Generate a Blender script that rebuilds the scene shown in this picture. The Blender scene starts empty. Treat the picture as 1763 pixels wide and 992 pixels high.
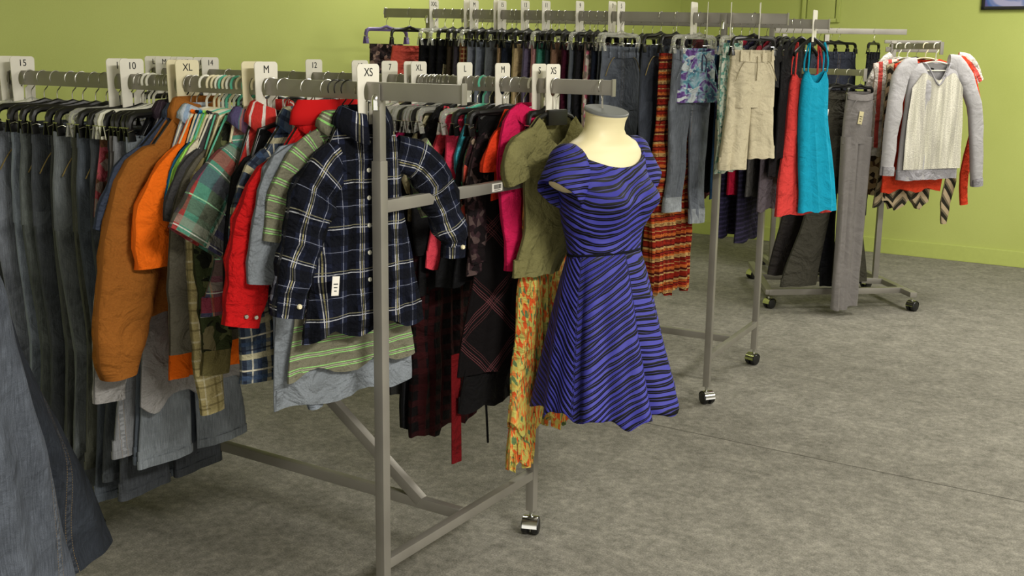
import bpy, bmesh, math, random
from mathutils import Vector, Matrix, noise
S = bpy.context.scene
COL = S.collection
PI = math.pi

# ------------------------------------------------------------------ camera
F_PX, CX, CY, CAMH = 1860.0, 881.5, 450.0, 1.45
TILT = math.atan((CY - 91) / F_PX); ROLL = 0.0138
fw = Vector((0, math.cos(TILT), -math.sin(TILT)))
rt = Vector((1, 0, 0)); dn = Vector((0, -math.sin(TILT), -math.cos(TILT)))
CAM = Vector((0, 0, CAMH))
cam_d = bpy.data.cameras.new('camera'); cam = bpy.data.objects.new('camera', cam_d); COL.objects.link(cam)
cam_d.sensor_fit = 'HORIZONTAL'; cam_d.sensor_width = 36; cam_d.lens = F_PX / 1763 * 36
cam_d.shift_x = 0; cam_d.shift_y = (CY - 496) / 1763
cam_d.clip_start = .05
right = rt * math.cos(ROLL) - dn * math.sin(ROLL)
down = rt * math.sin(ROLL) + dn * math.cos(ROLL)
rotm = Matrix((right, -down, -fw)).transposed()
cam.matrix_world = Matrix.Translation(CAM) @ rotm.to_4x4()
S.camera = cam

def ray(x, y):
    return fw * F_PX + right * (x - CX) + down * (y - CY)
def hit(x, y, p, n):                      # where the sight line meets a plane of the place
    d = ray(x, y); k = (Vector(p) - CAM).dot(n) / d.dot(n); return CAM + d * k

# ------------------------------------------------------------------ world, lamps, exposure
S.view_settings.view_transform = 'Standard'; S.view_settings.look = 'None'
S.view_settings.exposure = 0.92; S.view_settings.gamma = 1.0; S.view_settings.use_curve_mapping = False
W = bpy.data.worlds.new('world'); S.world = W; W.use_nodes = True
W.node_tree.nodes['Background'].inputs[0].default_value = (1.0, .96, .88, 1)
W.node_tree.nodes['Background'].inputs[1].default_value = 0.78
VA = Vector((.531, .847, 0)).normalized(); UA = Vector((-VA.y, VA.x, 0))
def uvp(u, v, z=0): return UA * u + VA * v + Vector((0, 0, z))
def area(name, u, v, z, w, l, power, color=(1, .965, .885), aim=None):
    d = bpy.data.lights.new(name, 'AREA'); d.shape = 'RECTANGLE'; d.size = w; d.size_y = l; d.energy = power; d.color = color
    o = bpy.data.objects.new(name, d); COL.objects.link(o); o.location = uvp(u, v, z)
    if aim is None: o.rotation_euler = (0, 0, math.atan2(VA.y, VA.x))
    else: o.rotation_euler = (uvp(*aim) - o.location).to_track_quat('-Z', 'Y').to_euler()
    return o
area('ceiling_tube_and_fill', -1.6, 1.0, 2.84, 1.3, .6, 122)
area('ceiling_tube_and_fill', -1.6, 4.4, 2.84, 1.3, .6, 60)
area('ceiling_tube_and_fill', 3.0, 4.6, 2.84, .6, 1.3, 19)  # added fill, no known fixture: brightens the left wall
area('ceiling_tube_and_fill', .6, 6.6, 2.84, 1.3, .6, 38)

# ------------------------------------------------------------------ object helpers
def link(o, parent=None):
    COL.objects.link(o)
    if parent is not None: o.parent = parent
    return o
def tag(o, label=None, cat=None, group=None, kind=None):
    if label: o['label'] = label
    if cat: o['category'] = cat
    if group: o['group'] = group
    if kind: o['kind'] = kind
    return o
def empty(name, loc=(0, 0, 0), rz=0.0):
    o = bpy.data.objects.new(name, None); COL.objects.link(o); o.location = loc; o.rotation_euler = (0, 0, rz)
    o.empty_display_size = .05; return o
def copy_tree(o, parent=None):
    c = o.copy(); COL.objects.link(c); c.parent = parent
    for ch in o.children: copy_tree(ch, c)
    return c

class MB:
    def __init__(s): s.v = []; s.f = []; s.uv = []
    def grid(s, P, UV=None, closed=False, flip=False):
        b = len(s.v); R = len(P); N = len(P[0])
        for i in range(R):
            for j in range(N): s.v.append(tuple(P[i][j]))
        M = N if closed else N - 1
        for i in range(R - 1):
            for j in range(M):
                k = (j + 1) % N
                q = [b + i * N + j, b + i * N + k, b + (i + 1) * N + k, b + (i + 1) * N + j]
                if UV: 
                    t = [UV[i][j], UV[i][k], UV[i + 1][k], UV[i + 1][j]]
                    if closed and k == 0: t[1] = UV[i][N] if len(UV[i]) > N else t[1]; t[2] = UV[i + 1][N] if len(UV[i]) > N else t[2]
                else: t = [(0, 0)] * 4
                if flip: q.reverse(); t.reverse()
                s.f.append(q); s.uv.append(t)
    def cap(s, ring, UV=None, flip=False):
        b = len(s.v); s.v += [tuple(p) for p in ring]
        q = list(range(b, b + len(ring))); t = list(UV) if UV else [(p[0], p[2]) for p in ring]
        if flip: q.reverse(); t.reverse()
        s.f.append(q); s.uv.append(t)
    def box(s, c, d, rot=None, bev=0.0):
        c = Vector(c); x, y, z = [a / 2 for a in d]
        b = min(bev, x * .9, y * .9, z * .9)
        bm = bmesh.new(); bmesh.ops.create_cube(bm, size=1)
        for q in bm.verts: q.co = Vector((q.co.x * 2 * x, q.co.y * 2 * y, q.co.z * 2 * z))
        if b > 0: bmesh.ops.bevel(bm, geom=list(bm.edges), offset=b, segments=2, affect='EDGES', profile=.7)
        base = len(s.v)
        bm.verts.index_update()
        for q in bm.verts: s.v.append(tuple((rot @ q.co if rot else q.co) + c))
        for f in bm.faces:
            s.f.append([base + q.index for q in f.verts]); s.uv.append([(q.co.x, q.co.z) for q in f.verts])
        bm.free()
    def beam(s, a, b, w, h, bev=.002, up=(0, 0, 1)):            # rectangular tube between two points
        a = Vector(a); b = Vector(b); x = (b - a).normalized(); z = Vector(up)
        if abs(x.dot(z)) > .99: z = Vector(UA)
        y = z.cross(x).normalized(); z = x.cross(y)
        s.box((a + b) / 2, ((b - a).length, w, h), Matrix((x, y, z)).transposed(), bev)
    def wire(s, pts, r, n=8, r2=None, cl=False):
        pts = [Vector(p) for p in pts]; rings = []; uvs = []; L = 0
        t0 = (pts[1] - pts[0]).normalized(); nrm = t0.orthogonal().normalized()
        for i, p in enumerate(pts):
            t = (pts[min(i + 1, len(pts) - 1)] - pts[max(i - 1, 0)]).normalized()
            nrm = (nrm - t * nrm.dot(t)).normalized(); bi = t.cross(nrm)
            rr = r[i] if isinstance(r, (list, tuple)) else r
            if i: L += (p - pts[i - 1]).length
            rings.append([p + (nrm * math.cos(2 * PI * j / n) + bi * math.sin(2 * PI * j / n)) * rr for j in range(n)])
            uvs.append([(j / n * 6.28 * rr, L) for j in range(n + 1)])
        s.grid(rings, uvs, closed=True)
        s.cap(rings[0], flip=False); s.cap(rings[-1], flip=True)
    def lathe(s, prof, n=24, c=(0, 0, 0)):
        rings = [[(c[0] + r * math.cos(2 * PI * j / n), c[1] + r * math.sin(2 * PI * j / n), c[2] + z) for j in range(n)] for r, z in prof]
        s.grid(rings, [[(j / n, z) for j in range(n + 1)] for r, z in prof], closed=True)
    def build(s, name, mat, parent=None, smooth=True, loc=None, sharp=40):
        me = bpy.data.meshes.new(name); me.from_pydata(s.v, [], s.f)
        ul = me.uv_layers.new(name='uv')
        flat = [c for t in s.uv for q in t for c in q]
        ul.data.foreach_set('uv', flat)
        bm = bmesh.new(); bm.from_mesh(me)
        bmesh.ops.remove_doubles(bm, verts=bm.verts, dist=1e-5)
        bmesh.ops.recalc_face_normals(bm, faces=bm.faces); bm.to_mesh(me); bm.free()
        if mat: me.materials.append(mat)
        if smooth:
            me.polygons.foreach_set('use_smooth', [True] * len(me.polygons))
            try: me.set_sharp_from_angle(angle=math.radians(sharp))
            except Exception: pass
        o = bpy.data.objects.new(name, me); link(o, parent)
        if loc is not None: o.location = loc
        return o

# ------------------------------------------------------------------ materials
def srgb(r, g, b):
    f = lambda c: ((c / 255) / 12.92 if c / 255 <= .04045 else (((c / 255) + .055) / 1.055) ** 2.4)
    return (f(r), f(g), f(b), 1)
class NT:
    def __init__(s, name):
        s.m = bpy.data.materials.new(name); s.m.use_nodes = True; s.t = s.m.node_tree; s.t.nodes.clear()
        s.out = s.t.nodes.new('ShaderNodeOutputMaterial'); s.p = s.t.nodes.new('ShaderNodeBsdfPrincipled')
        s.t.links.new(s.p.outputs[0], s.out.inputs[0]); s.uv = None
    def n(s, typ, **k):
        nd = s.t.nodes.new('ShaderNode' + typ)
        for a, b in k.items(): setattr(nd, a, b)
        return nd
    def l(s, a, b): s.t.links.new(a, b)
    def put(s, a, inp):
        if hasattr(a, 'links'): s.l(a, inp)
        else: inp.default_value = a
    def math(s, op, a, b=None, c=None):
        nd = s.n('Math', operation=op); s.put(a, nd.inputs[0])
        if b is not None: s.put(b, nd.inputs[1])
        if c is not None: s.put(c, nd.inputs[2])
        return nd.outputs[0]
    def mix(s, f, a, b, mode='MIX'):
        nd = s.n('MixRGB', blend_type=mode); s.put(f, nd.inputs[0]); s.put(a, nd.inputs[1]); s.put(b, nd.inputs[2]); return nd.outputs[0]
    def UV(s):
        if s.uv is None:
            s.uvn = s.n('UVMap', uv_map='uv'); sp = s.n('SeparateXYZ'); s.l(s.uvn.outputs[0], sp.inputs[0]); s.uv = (sp.outputs[0], sp.outputs[1]); s.uvv = s.uvn.outputs[0]
        return s.uv
    def noise(s, scale, detail=2, vec=None, out='Fac', rough=.5, dist=0):
        nd = s.n('TexNoise'); nd.inputs['Scale'].default_value = scale; nd.inputs['Detail'].default_value = detail
        nd.inputs['Roughness'].default_value = rough; nd.inputs['Distortion'].default_value = dist
        if vec is None: s.UV(); vec = s.uvv
        s.l(vec, nd.inputs['Vector']); return nd.outputs[out]
    def scaled(s, vec, sc):
        nd = s.n('Mapping'); s.l(vec, nd.inputs[0]); nd.inputs['Scale'].default_value = sc; return nd.outputs[0]
    def obj(s): return s.n('TexCoord').outputs['Object']
    def ramp(s, f, stops, interp='LINEAR'):
        nd = s.n('ValToRGB'); nd.color_ramp.interpolation = interp; s.put(f, nd.inputs[0]); e = nd.color_ramp.elements
        while len(e) < len(stops): e.new(.5)
        for k, (p, c) in zip(e, stops): k.position = p; k.color = c
        return nd.outputs[0]
    def bump(s, h, strength=.3, dist=.002):
        b = s.n('Bump'); b.inputs['Strength'].default_value = strength; b.inputs['Distance'].default_value = dist
        s.put(h, b.inputs['Height']); s.l(b.outputs[0], s.p.inputs['Normal']); return b
    def fin(s, color, rough=.85, metal=0, spec=.2, sheen=0):
        s.put(color, s.p.inputs['Base Color']); s.put(rough, s.p.inputs['Roughness']); s.p.inputs['Metallic'].default_value = metal
        s.p.inputs['Specular IOR Level'].default_value = spec
        if sheen: s.p.inputs['Sheen Weight'].default_value = sheen
        return s.m
CACHE = {}
def wrinkle(n, k=1.0):
    a = n.math('ADD', n.noise(7, 4, dist=1.6), n.math('MULTIPLY', n.noise(24, 3, dist=1.0), .35)); b = n.noise(700, 1)
    h = n.math('ADD', n.math('MULTIPLY', a, 1.0), n.math('MULTIPLY', b, .03)); n.bump(h, min(1, .8 * k), .05)
def fabric(rgb, var=.12, rough=.88, wr=1.0, sheen=.0, spec=.15):
    key = ('f', rgb, var, rough, wr)
    if key in CACHE: return CACHE[key]
    n = NT('fabric_%d_%d_%d' % rgb); c = srgb(*rgb); n.UV()
    f = n.noise(240, 2); g = n.noise(6, 2)
    f = n.math('ADD', n.math('MULTIPLY', f, .6), n.math('MULTIPLY', g, .4))
    lo = tuple(x * (1 - var * 1.6) for x in c[:3]) + (1,); hi = tuple(min(1, x * (1 + var * 1.6)) for x in c[:3]) + (1,)
    wrinkle(n, wr)
    CACHE[key] = n.fin(n.ramp(f, [(.3, lo), (.7, hi)]), rough, 0, spec, sheen); return CACHE[key]
def denim(rgb, fade=.5, streak=1.0):
    key = ('d', rgb, fade); gy = sum(rgb) / 3; rgb = tuple(int(.55 * a + .45 * gy + 4) for a in rgb)
    if key in CACHE: return CACHE[key]
    n = NT('denim_%d_%d_%d' % rgb); c = srgb(*rgb); u, v = n.UV()
    lo = tuple(x * .55 for x in c[:3]) + (1,); hi = tuple(min(1, x * (1.25 + fade)) for x in c[:3]) + (1,)
    st = n.noise(1, 2, vec=n.scaled(n.uvv, (420, 25, 1))); bl = n.noise(7, 3, dist=.6); gr = n.noise(500, 1)
    f = n.math('ADD', n.math('ADD', n.math('MULTIPLY', st, .35), n.math('MULTIPLY', bl, .45)), n.math('MULTIPLY', gr, .2))
    col = n.ramp(f, [(.36, lo), (.5, c), (.66, hi)])
    # worn twill seams at the outer leg, the crease edges and the inseam, with thread dashes beside them
    uu = n.math('PINGPONG', u, .1); d = n.math('ABSOLUTE', n.math('SUBTRACT', uu, .0))
    seam = n.math('LESS_THAN', d, .006)
    puck = n.math('GREATER_THAN', n.noise(1, 1, vec=n.scaled(n.uvv, (30, 90, 1))), .5)
    col = n.mix(n.math('MULTIPLY', seam, n.math('MULTIPLY', puck, .45)), col, tuple(min(1, x * 2.0 + .02) for x in c[:3]) + (1,))
    thread = n.math('MULTIPLY', n.math('MULTIPLY', n.math('GREATER_THAN', d, .0075), n.math('LESS_THAN', d, .009)), n.math('GREATER_THAN', n.math('FRACT', n.math('MULTIPLY', v, 160)), .4))
    col = n.mix(n.math('MULTIPLY', thread, .55), col, srgb(150, 125, 80))
    wrinkle(n, .5)
    CACHE[key] = n.fin(col, .9, 0, .12); return CACHE[key]
def bands(n, coord, period, items, base):
    """items: (start, width, colour, opacity) inside one repeat"""
    m = n.math('FRACT', n.math('DIVIDE', coord, period)); col = base
    for st, w, c, op in items:
        k = n.math('MULTIPLY', n.math('GREATER_THAN', m, st), n.math('LESS_THAN', m, st + w))
        col = n.mix(n.math('MULTIPLY', k, op), col, c)
    return col
def plaid(name, base, P, us, vs, angle=0, wr=1.0, wob=.004):
    n = NT(name); n.UV()
    mp = n.n('Mapping'); n.l(n.uvv, mp.inputs[0]); mp.inputs['Rotation'].default_value = (0, 0, angle)
    sp = n.n('SeparateXYZ'); n.l(mp.outputs[0], sp.inputs[0])
    w = n.math('MULTIPLY', n.math('SUBTRACT', n.noise(7, 2), .5), wob * 2)
    col = bands(n, n.math('ADD', n.math('ADD', sp.outputs[0], w), 5), P, us, base)
    col = bands(n, n.math('ADD', n.math('ADD', sp.outputs[1], w), 5), P, vs, col)
    g = n.noise(300, 1); col = n.mix(.25, col, n.ramp(g, [(.3, (.3, .3, .3, 1)), (.7, (1, 1, 1, 1))]), 'MULTIPLY')
    wrinkle(n, wr)
    return n.fin(col, .88, 0, .12)
def plain(name, rgb, rough=.5, metal=0, spec=.4, var=.0, bump=0):
    key = ('p', name)
    if key in CACHE: return CACHE[key]
    n = NT(name); c = srgb(*rgb)
    if var:
        f = n.noise(30, 3, vec=n.obj()); col = n.ramp(f, [(.3, tuple(x * (1 - var) for x in c[:3]) + (1,)), (.7, tuple(min(1, x * (1 + var)) for x in c[:3]) + (1,))])
    else: col = c
    if bump: n.bump(n.noise(60, 3, vec=n.obj()), bump, .002)
    CACHE[key] = n.fin(col, rough, metal, spec); return CACHE[key]
def speck(name, base, spots, scale=60, thr=.35, stretch=(1, 1, 1), rough=.85):
    """cloth printed with patches of several colours"""
    n = NT(name); n.UV()
    vec = n.scaled(n.uvv, stretch); nd = n.n('TexVoronoi'); nd.inputs['Scale'].default_value = scale; n.l(vec, nd.inputs['Vector'])
    sp = n.n('SeparateXYZ'); n.l(nd.outputs['Color'], sp.inputs[0])
    col = n.ramp(sp.outputs[0], [(i / len(spots), c) for i, c in enumerate(spots)], 'CONSTANT')
    k = n.math('GREATER_THAN', sp.outputs[1], thr); wrinkle(n)
    return n.fin(n.mix(k, base, col), rough, 0, .15)

M = {}
def steel():
    n = NT('brushed_steel'); o = n.obj(); f = n.noise(1, 3, vec=n.scaled(o, (60, 60, 60)))
    n.bump(f, .08, .001)
    return n.fin(n.ramp(n.noise(5, 3, vec=o), [(.3, srgb(138, 134, 126)), (.7, srgb(158, 154, 145))]), .42, .55, .5)
M['steel'] = steel()
M['dark_steel'] = plain('dark_steel', (70, 68, 64), .4, .8, .5, .15)
M['chrome'] = plain('chrome', (205, 205, 200), .15, 1.0)
M['hook'] = plain('hook_wire', (176, 174, 165), .25, 1.0)
M['blackhook'] = plain('black_hook_wire', (34, 33, 32), .35, .5)
M['rubber'] = plain('rubber', (22, 22, 22), .4, 0, .5)
M['black_plastic'] = plain('black_plastic', (17, 17, 17), .32, 0, .5)
M['white_plastic'] = plain('white_plastic', (226, 224, 208), .4, 0, .4)
M['cream_plastic'] = plain('cream_plastic', (224, 214, 178), .45, 0, .4)
M['teal_plastic'] = plain('teal_plastic', (92, 190, 160), .35, 0, .4)
M['violet_plastic'] = plain('violet_plastic', (104, 90, 140), .35, 0, .4)
M['tagwhite'] = plain('divider_white', (226, 222, 208), .5, 0, .3, .03)
M['tagcream'] = plain('divider_cream', (222, 213, 178), .5, 0, .3, .03)
M['ink'] = plain('black_ink', (18, 18, 18), .6)
M['paper'] = plain('price_paper', (196, 186, 146), .8, 0, .2, .05)
M['wpaper'] = plain('white_paper', (222, 218, 208), .8, 0, .2, .02)
def clearp():
    n = NT('clear_plastic'); n.fin(srgb(238, 238, 230), .08, 0, .6)
    n.p.inputs['Transmission Weight'].default_value = .75; n.p.inputs['IOR'].default_value = 1.3; return n.m
M['clear'] = clearp()

def wallmat():
    n = NT('green_wall_paint'); o = n.obj(); f = n.noise(1.6, 3, vec=o); g = n.noise(240, 2, vec=o)
    n.bump(g, .12, .002)
    return n.fin(n.ramp(n.math('ADD', n.math('MULTIPLY', f, .7), n.math('MULTIPLY', g, .3)), [(.35, srgb(170, 179, 98)), (.65, srgb(178, 187, 106))]), .6, 0, .25)
def carpet():
    n = NT('grey_carpet'); o = n.obj()
    a = n.noise(170, 3, vec=o, rough=.8); b = n.noise(9, 3, vec=o); c = n.noise(38, 2, vec=o)
    f = n.math('ADD', n.math('ADD', n.math('MULTIPLY', a, .5), n.math('MULTIPLY', b, .22)), n.math('MULTIPLY', c, .28))
    col = n.ramp(f, [(.36, srgb(92, 90, 82)), (.5, srgb(124, 121, 112)), (.64, srgb(156, 152, 141))])
    sp = n.n('SeparateXYZ'); n.l(o, sp.inputs[0])                    # seam between two carpet widths
    d = n.math('ABSOLUTE', n.math('ADD', sp.outputs[1], 3.79))
    col = n.mix(n.math('MULTIPLY', n.math('LESS_THAN', d, .004), .65), col, srgb(60, 58, 52))
    n.bump(a, .5, .006); return n.fin(col, .95, 0, .1)
M['wall'] = wallmat(); M['carpet'] = carpet(); M['ceiling'] = plain('ceiling_tile', (214, 211, 200), .9, 0, .2, .03, .3)
M['base'] = plain('green_baseboard', (174, 184, 100), .4, 0, .4, .03)

# ------------------------------------------------------------------ room
UW, VW, HC = 3.63, 8.31, 2.9
def struct(name, mb, mat):
    o = mb.build(name, mat, smooth=False); tag(o, kind='structure')
    o.rotation_euler = (0, 0, math.atan2(UA.y, UA.x)); return o     # local x = u, local y = -v ... see q()
def q(u, v, z=0): return (u, -v, z)
def slab(u0, u1, v0, v1, z0, z1, bev=0):
    m = MB(); m.box(((u0 + u1) / 2, -(v0 + v1) / 2, (z0 + z1) / 2), (abs(u1 - u0), abs(v1 - v0), z1 - z0), None, bev); return m
o = slab(-9, UW + .1, -5, VW + .1, -.1, 0); 
fl = struct('floor', o, M['carpet'])
struct('ceiling', slab(-9, UW + .1, -5, VW + .1, HC, HC + .1), M['ceiling'])
struct('wall_left', slab(UW, UW + .1, -5, VW + .1, 0, HC), M['wall'])
struct('wall_back', slab(-9, UW, VW, VW + .1, 0, HC), M['wall'])
def baseprof(a, b, name):
    pass
struct('baseboard_left', slab(UW - .012, UW, -5, VW - .012, 0, .115, .005), M['base'])
struct('baseboard_back', slab(-9, UW, VW - .012, VW, 0, .115, .005), M['base'])

# ------------------------------------------------------------------ racks
RT, RHT = .015, .041                                    # rail thickness and height
class Rail:
    """top centre line of a hang rail: point of the near post P, unit direction D, height falls off with tilt"""
    def __init__(s, p, d, z, tilt=0.0): s.p = Vector((p[0], p[1], z)); s.d = (Vector((d[0], d[1], tilt))).normalized(); s.flat = Vector((d[0], d[1], 0)).normalized()
    def at(s, t): return s.p + s.d * t
    def s(s, px, off=0.0, py=140):                      # distance along the rail seen at a picture column; off = offset across the rail
        x = Vector((s.flat.y, -s.flat.x, 0))            # across, away from the viewer
        w = hit(px, py, s.p + x * off, x); return (w - (s.p + x * off)).dot(s.d)
    def ang(s): x = Vector((s.flat.y, -s.flat.x, 0)); return math.atan2(x.y, x.x)

def caster(parent, p, steel='chrome', r=.027, rz=0.0, name='caster'):
    m = MB(); x, y, z = p
    m.lathe([(0, .074), (.006, .074), (.006, .052), (.011, .052), (.011, .046)], 12)
    c = m.build(name, M['chrome'], parent, loc=(x, y, 0)); c.rotation_euler = (0, 0, rz)
    w = MB()                                            # two fat treads side by side
    for sy in (-1, 1):
        rings = []
        prof = [(0, .004), (r * .8, .004), (r, .008), (r, .02), (r * .86, .026), (r * .5, .028), (0, .028)]
        for rr, yy in prof: rings.append([(rr * math.cos(2 * PI * j / 20) + .008, sy * yy, r + rr * math.sin(2 * PI * j / 20)) for j in range(20)])
        w.grid(rings, closed=True)
    w.build('wheel', M['rubber'], c)
    h = MB(); rings = []
    for i in range(9):
        a = PI * .02 + PI * .95 * i / 8; rr = r * 1.13
        rings.append([(rr * math.cos(a) + .008, yy, r + rr * math.sin(a)) for yy in (-.023, -.015, 0, .015, .023)])
    h.grid(rings); rings2 = [[(q_[0] * .94, q_[1], q_[2] - .002) for q_ in r_] for r_ in rings]; h.grid(rings2)
    h.build('hood', M['chrome'], c)
    return c

def make_rack(label, fp, v, w, L, ext, H, tilt, low, mid, barcode=False, group='rolling garment racks', brace=True):
    v = Vector((v[0], v[1], 0)).normalized(); u = Vector((-v.y, v.x, 0)); fp = Vector((fp[0], fp[1], 0)); nb = fp - v * w
    rz = math.atan2(u.y, u.x); root = empty('garment_rack', tuple(nb), rz)
    tag(root, label, 'clothes rack', group)
    # local frame: x = u, y = -v ; near side y = 0, far side y = -w
    st = M['steel']; pw = .027
    for side, y in (('n', 0), ('f', -w)):
        a = (-ext, y, H - RHT / 2 - tilt * ext); b = (L + ext * .96, y, H - RHT / 2 + tilt * (L + ext))
        r = MB(); r.beam(a, b, RT, RHT, .0015); 
        r.box((a[0] - .002, y, a[2]), (.004, RT + .004, RHT + .006), None, .001); r.box((b[0] + .002, y, b[2]), (.004, RT + .004, RHT + .006), None, .001)
        r.build('hang_rail', st, root)
        for x in (0, L):
            zt = H - RHT + tilt * x
            m = MB(); m.box((x, y, .074 + (1.2 - .074) / 2), (pw, pw, 1.2 - .074), None, .003)
            p_ = m.build('post', st, root)
            m = MB(); m.box((x, y, (1.19 + zt) / 2), (pw - .005, pw - .005, zt - 1.19), None, .002)
            m.box((x, y + (-.013 if side == 'f' else .013), zt + .012), (.026, .003, .05), None, .001)
            m.build('inner_tube', st, p_)
            m = MB(); m.lathe([(0, .016), (.005, .015), (.008, .01), (.009, 0), (.009, -.02)], 12, (x, y + .014 if side == 'n' else y - .014, zt - .002))
            m.build('lock_pin', M['chrome'], p_)
            caster(root, (x, y, 0), rz=random.uniform(-1, 1) + PI * .7)
    for x in (0, L):
        m = MB(); m.box((x, -w / 2, low), (pw * .9, w - pw, pw), None, .003); m.build('lower_crossbar', st, root)
        m = MB(); m.box((x, -w / 2, mid), (pw * .75, w - pw, .03), None, .003); cb = m.build('upper_crossbar', st, root)
        if barcode and x == 0:
            m = MB(); m.box((x - pw * .375 - .0006, -w * .68, mid), (.001, .05, .022), None, 0); lb = m.build('barcode_label', M['wpaper'], cb)
            m = MB(); yy = -w * .68 - .018; rnd = random.Random(4)
            while yy < -w * .68 + .018:
                k = rnd.choice((.0008, .0014, .002)); m.box((x - pw * .375 - .0014, yy, mid + .002), (.0004, k, .012), None, 0); yy += k + rnd.choice((.001, .0016))
            m.box((x - pw * .375 - .0014, -w * .68, mid - .0072), (.0004, .03, .0016), None, 0)
            m.build('barcode', M['ink'], lb)
    m = MB(); m.beam((pw * .45, -w / 2, low), (L - pw * .45, -w / 2, low), pw * .9, .03); m.build('base_bar', st, root)
    if brace:
        m = MB(); m.beam((.15, -w / 2, low + .004), (.9, -w / 2, low + .02 + .52), .026, .03); m.beam((.9, -w / 2, low + .54), (L - .17, -w / 2, low + .02), .026, .03)
        m.build('brace', st, root)
    return root, Rail(nb, u, H, tilt), Rail(fp, u, H, tilt)

# ------------------------------------------------------------------ hangers
def hook_pts(zend=-.078, wide=.021):
    P = []
    for i in range(13):
        a = math.radians(205 - 235 * i / 12); P.append((wide * math.cos(a), 0, -.0195 + wide * math.sin(a)))
    P += [(.012, 0, -.045), (.002, 0, -.055), (0, 0, -.062), (0, 0, zend)]
    return P
HM = {}
def hanger_proto(kind):
    """kind: clip_black clip_clear clip_violet top_black top_white top_teal top_wire"""
    root = empty('hanger'); k, c = kind.split('_')
    mat = {'black': M['black_plastic'], 'clear': M['clear'], 'violet': M['violet_plastic'], 'white': M['white_plastic'], 'teal': M['teal_plastic'], 'cream': M['cream_plastic'], 'wire': M['blackhook']}[c]
    plastic_hook = c in ('teal', 'white', 'cream')
    m = MB(); m.wire(hook_pts(-.085), .0016 if not plastic_hook else .0034, 8)
    hk = m.build('hook', mat if plastic_hook else M['hook'], root)
    if k == 'clip':
        m = MB(); w = .155
        pts = [(-w, 0, -.132), (-w, 0, -.118), (-w + .006, 0, -.105), (-w + .022, 0, -.098), (-.05, 0, -.094), (-.02, 0, -.088), (0, 0, -.084), (.02, 0, -.088), (.05, 0, -.094), (w - .022, 0, -.098), (w - .006, 0, -.105), (w, 0, -.118), (w, 0, -.132)]
        m.wire(pts, [.0085, .010, .0105, .0095, .007, .0065, .0085, .0065, .007, .0095, .0105, .010, .0085], 8)
        m.box((0, 0, -.1), (.26, .004, .012), None, .001)
        m.build('bar', mat, root)
        for sx in (-1, 1):
            m = MB()
            for sy in (-1, 1):
                m.box((sx * w, sy * .008, -.147), (.022, .004, .034), Matrix.Rotation(sy * .22, 3, 'X'), .0015)
            cp = m.build('clip', mat, root)
            m = MB(); m.wire([(sx * w - .012, -.013, -.14), (sx * w, -.0155, -.136), (sx * w + .012, -.013, -.14)], .0014, 6); m.wire([(sx * w - .008, -.009, -.13), (sx * w - .008, .009, -.13)], .0018, 6)
            m.build('spring', M['chrome'], cp)
    else:
        m = MB(); w = .19
        pts = [(-w, 0, -.158), (-w + .012, 0, -.146), (-.1, 0, -.112), (-.03, 0, -.088), (0, 0, -.082), (.03, 0, -.088), (.1, 0, -.112), (w - .012, 0, -.146), (w, 0, -.158)]
        rr = .0055 if c != 'black' else .009
        if c == 'wire': rr = .0016
        m.wire(pts, rr, 8)
        if c != 'black': m.wire([(-w, 0, -.158), (-w + .02, 0, -.163), (w - .02, 0, -.163), (w, 0, -.158)], rr * .8, 8)
        else: m.box((0, 0, -.1), (.075, .008, .03), None, .004)
        m.build('shoulder_bar', mat, root)
    return root
LAST = [None]
def fitted_hanger(kind, neck, ntop, slope, sl):
    """top hanger whose arms lie just under the shoulders of the garment on it"""
    root = empty('hanger'); c = kind.split('_')[1]
    mat = {'black': M['black_plastic'], 'clear': M['clear'], 'white': M['white_plastic'], 'teal': M['teal_plastic'], 'cream': M['cream_plastic'], 'wire': M['blackhook']}[c]
    pl = c in ('teal', 'white', 'cream'); m = MB(); m.wire(hook_pts(ntop), .0016 if not pl else .0034, 8); m.build('hook', mat if pl or c == 'wire' else M['hook'], root)
    w = min(.2, sl * .93); rr = {'black': .0065, 'wire': .0016}.get(c, .0045); e = rr + .004
    zf = lambda x: ntop - e - slope * max(0, abs(x) - neck)
    pts = [(-w, 0, zf(w) - .004), (-w * .8, 0, zf(w * .8)), (-(w + neck) / 2, 0, zf((w + neck) / 2)), (-neck, 0, zf(neck) - .001), (-neck * .4, 0, ntop + .001), (0, 0, ntop + .004)]
    pts += [(-x, y, z) for x, y, z in pts[-2::-1]]
    m = MB(); m.wire(pts, rr, 8)
    if c == 'black': m.box((0, 0, ntop - .012), (.06, .007, .028), None, .003)
    else: m.wire([(-w * .97, 0, zf(w) - .006), (-w * .9, 0, zf(w) - .012), (w * .9, 0, zf(w) - .012), (w * .97, 0, zf(w) - .006)], rr * .8, 6)
    m.build('shoulder_bar', mat, root); return root
def set_hanger(kind, rail, t, yaw, label, group, dz=0.0):
    if kind.startswith('top') and LAST[0]:
        r = fitted_hanger(kind, *LAST[0]); LAST[0] = None; p = rail.at(t); r.location = (p.x, p.y, p.z + dz + .0005); r.rotation_euler = (0, 0, rail.ang() + math.radians(yaw))
        tag(r, label, 'hanger', group); return r
    LAST[0] = None
    first = kind not in HM
    if first: HM[kind] = hanger_proto(kind)
    r = HM[kind] if first else copy_tree(HM[kind])
    p = rail.at(t); r.location = (p.x, p.y, p.z + dz + .0005); r.rotation_euler = (0, 0, rail.ang() + math.radians(yaw))
    tag(r, label, 'hanger', group); return r

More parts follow.
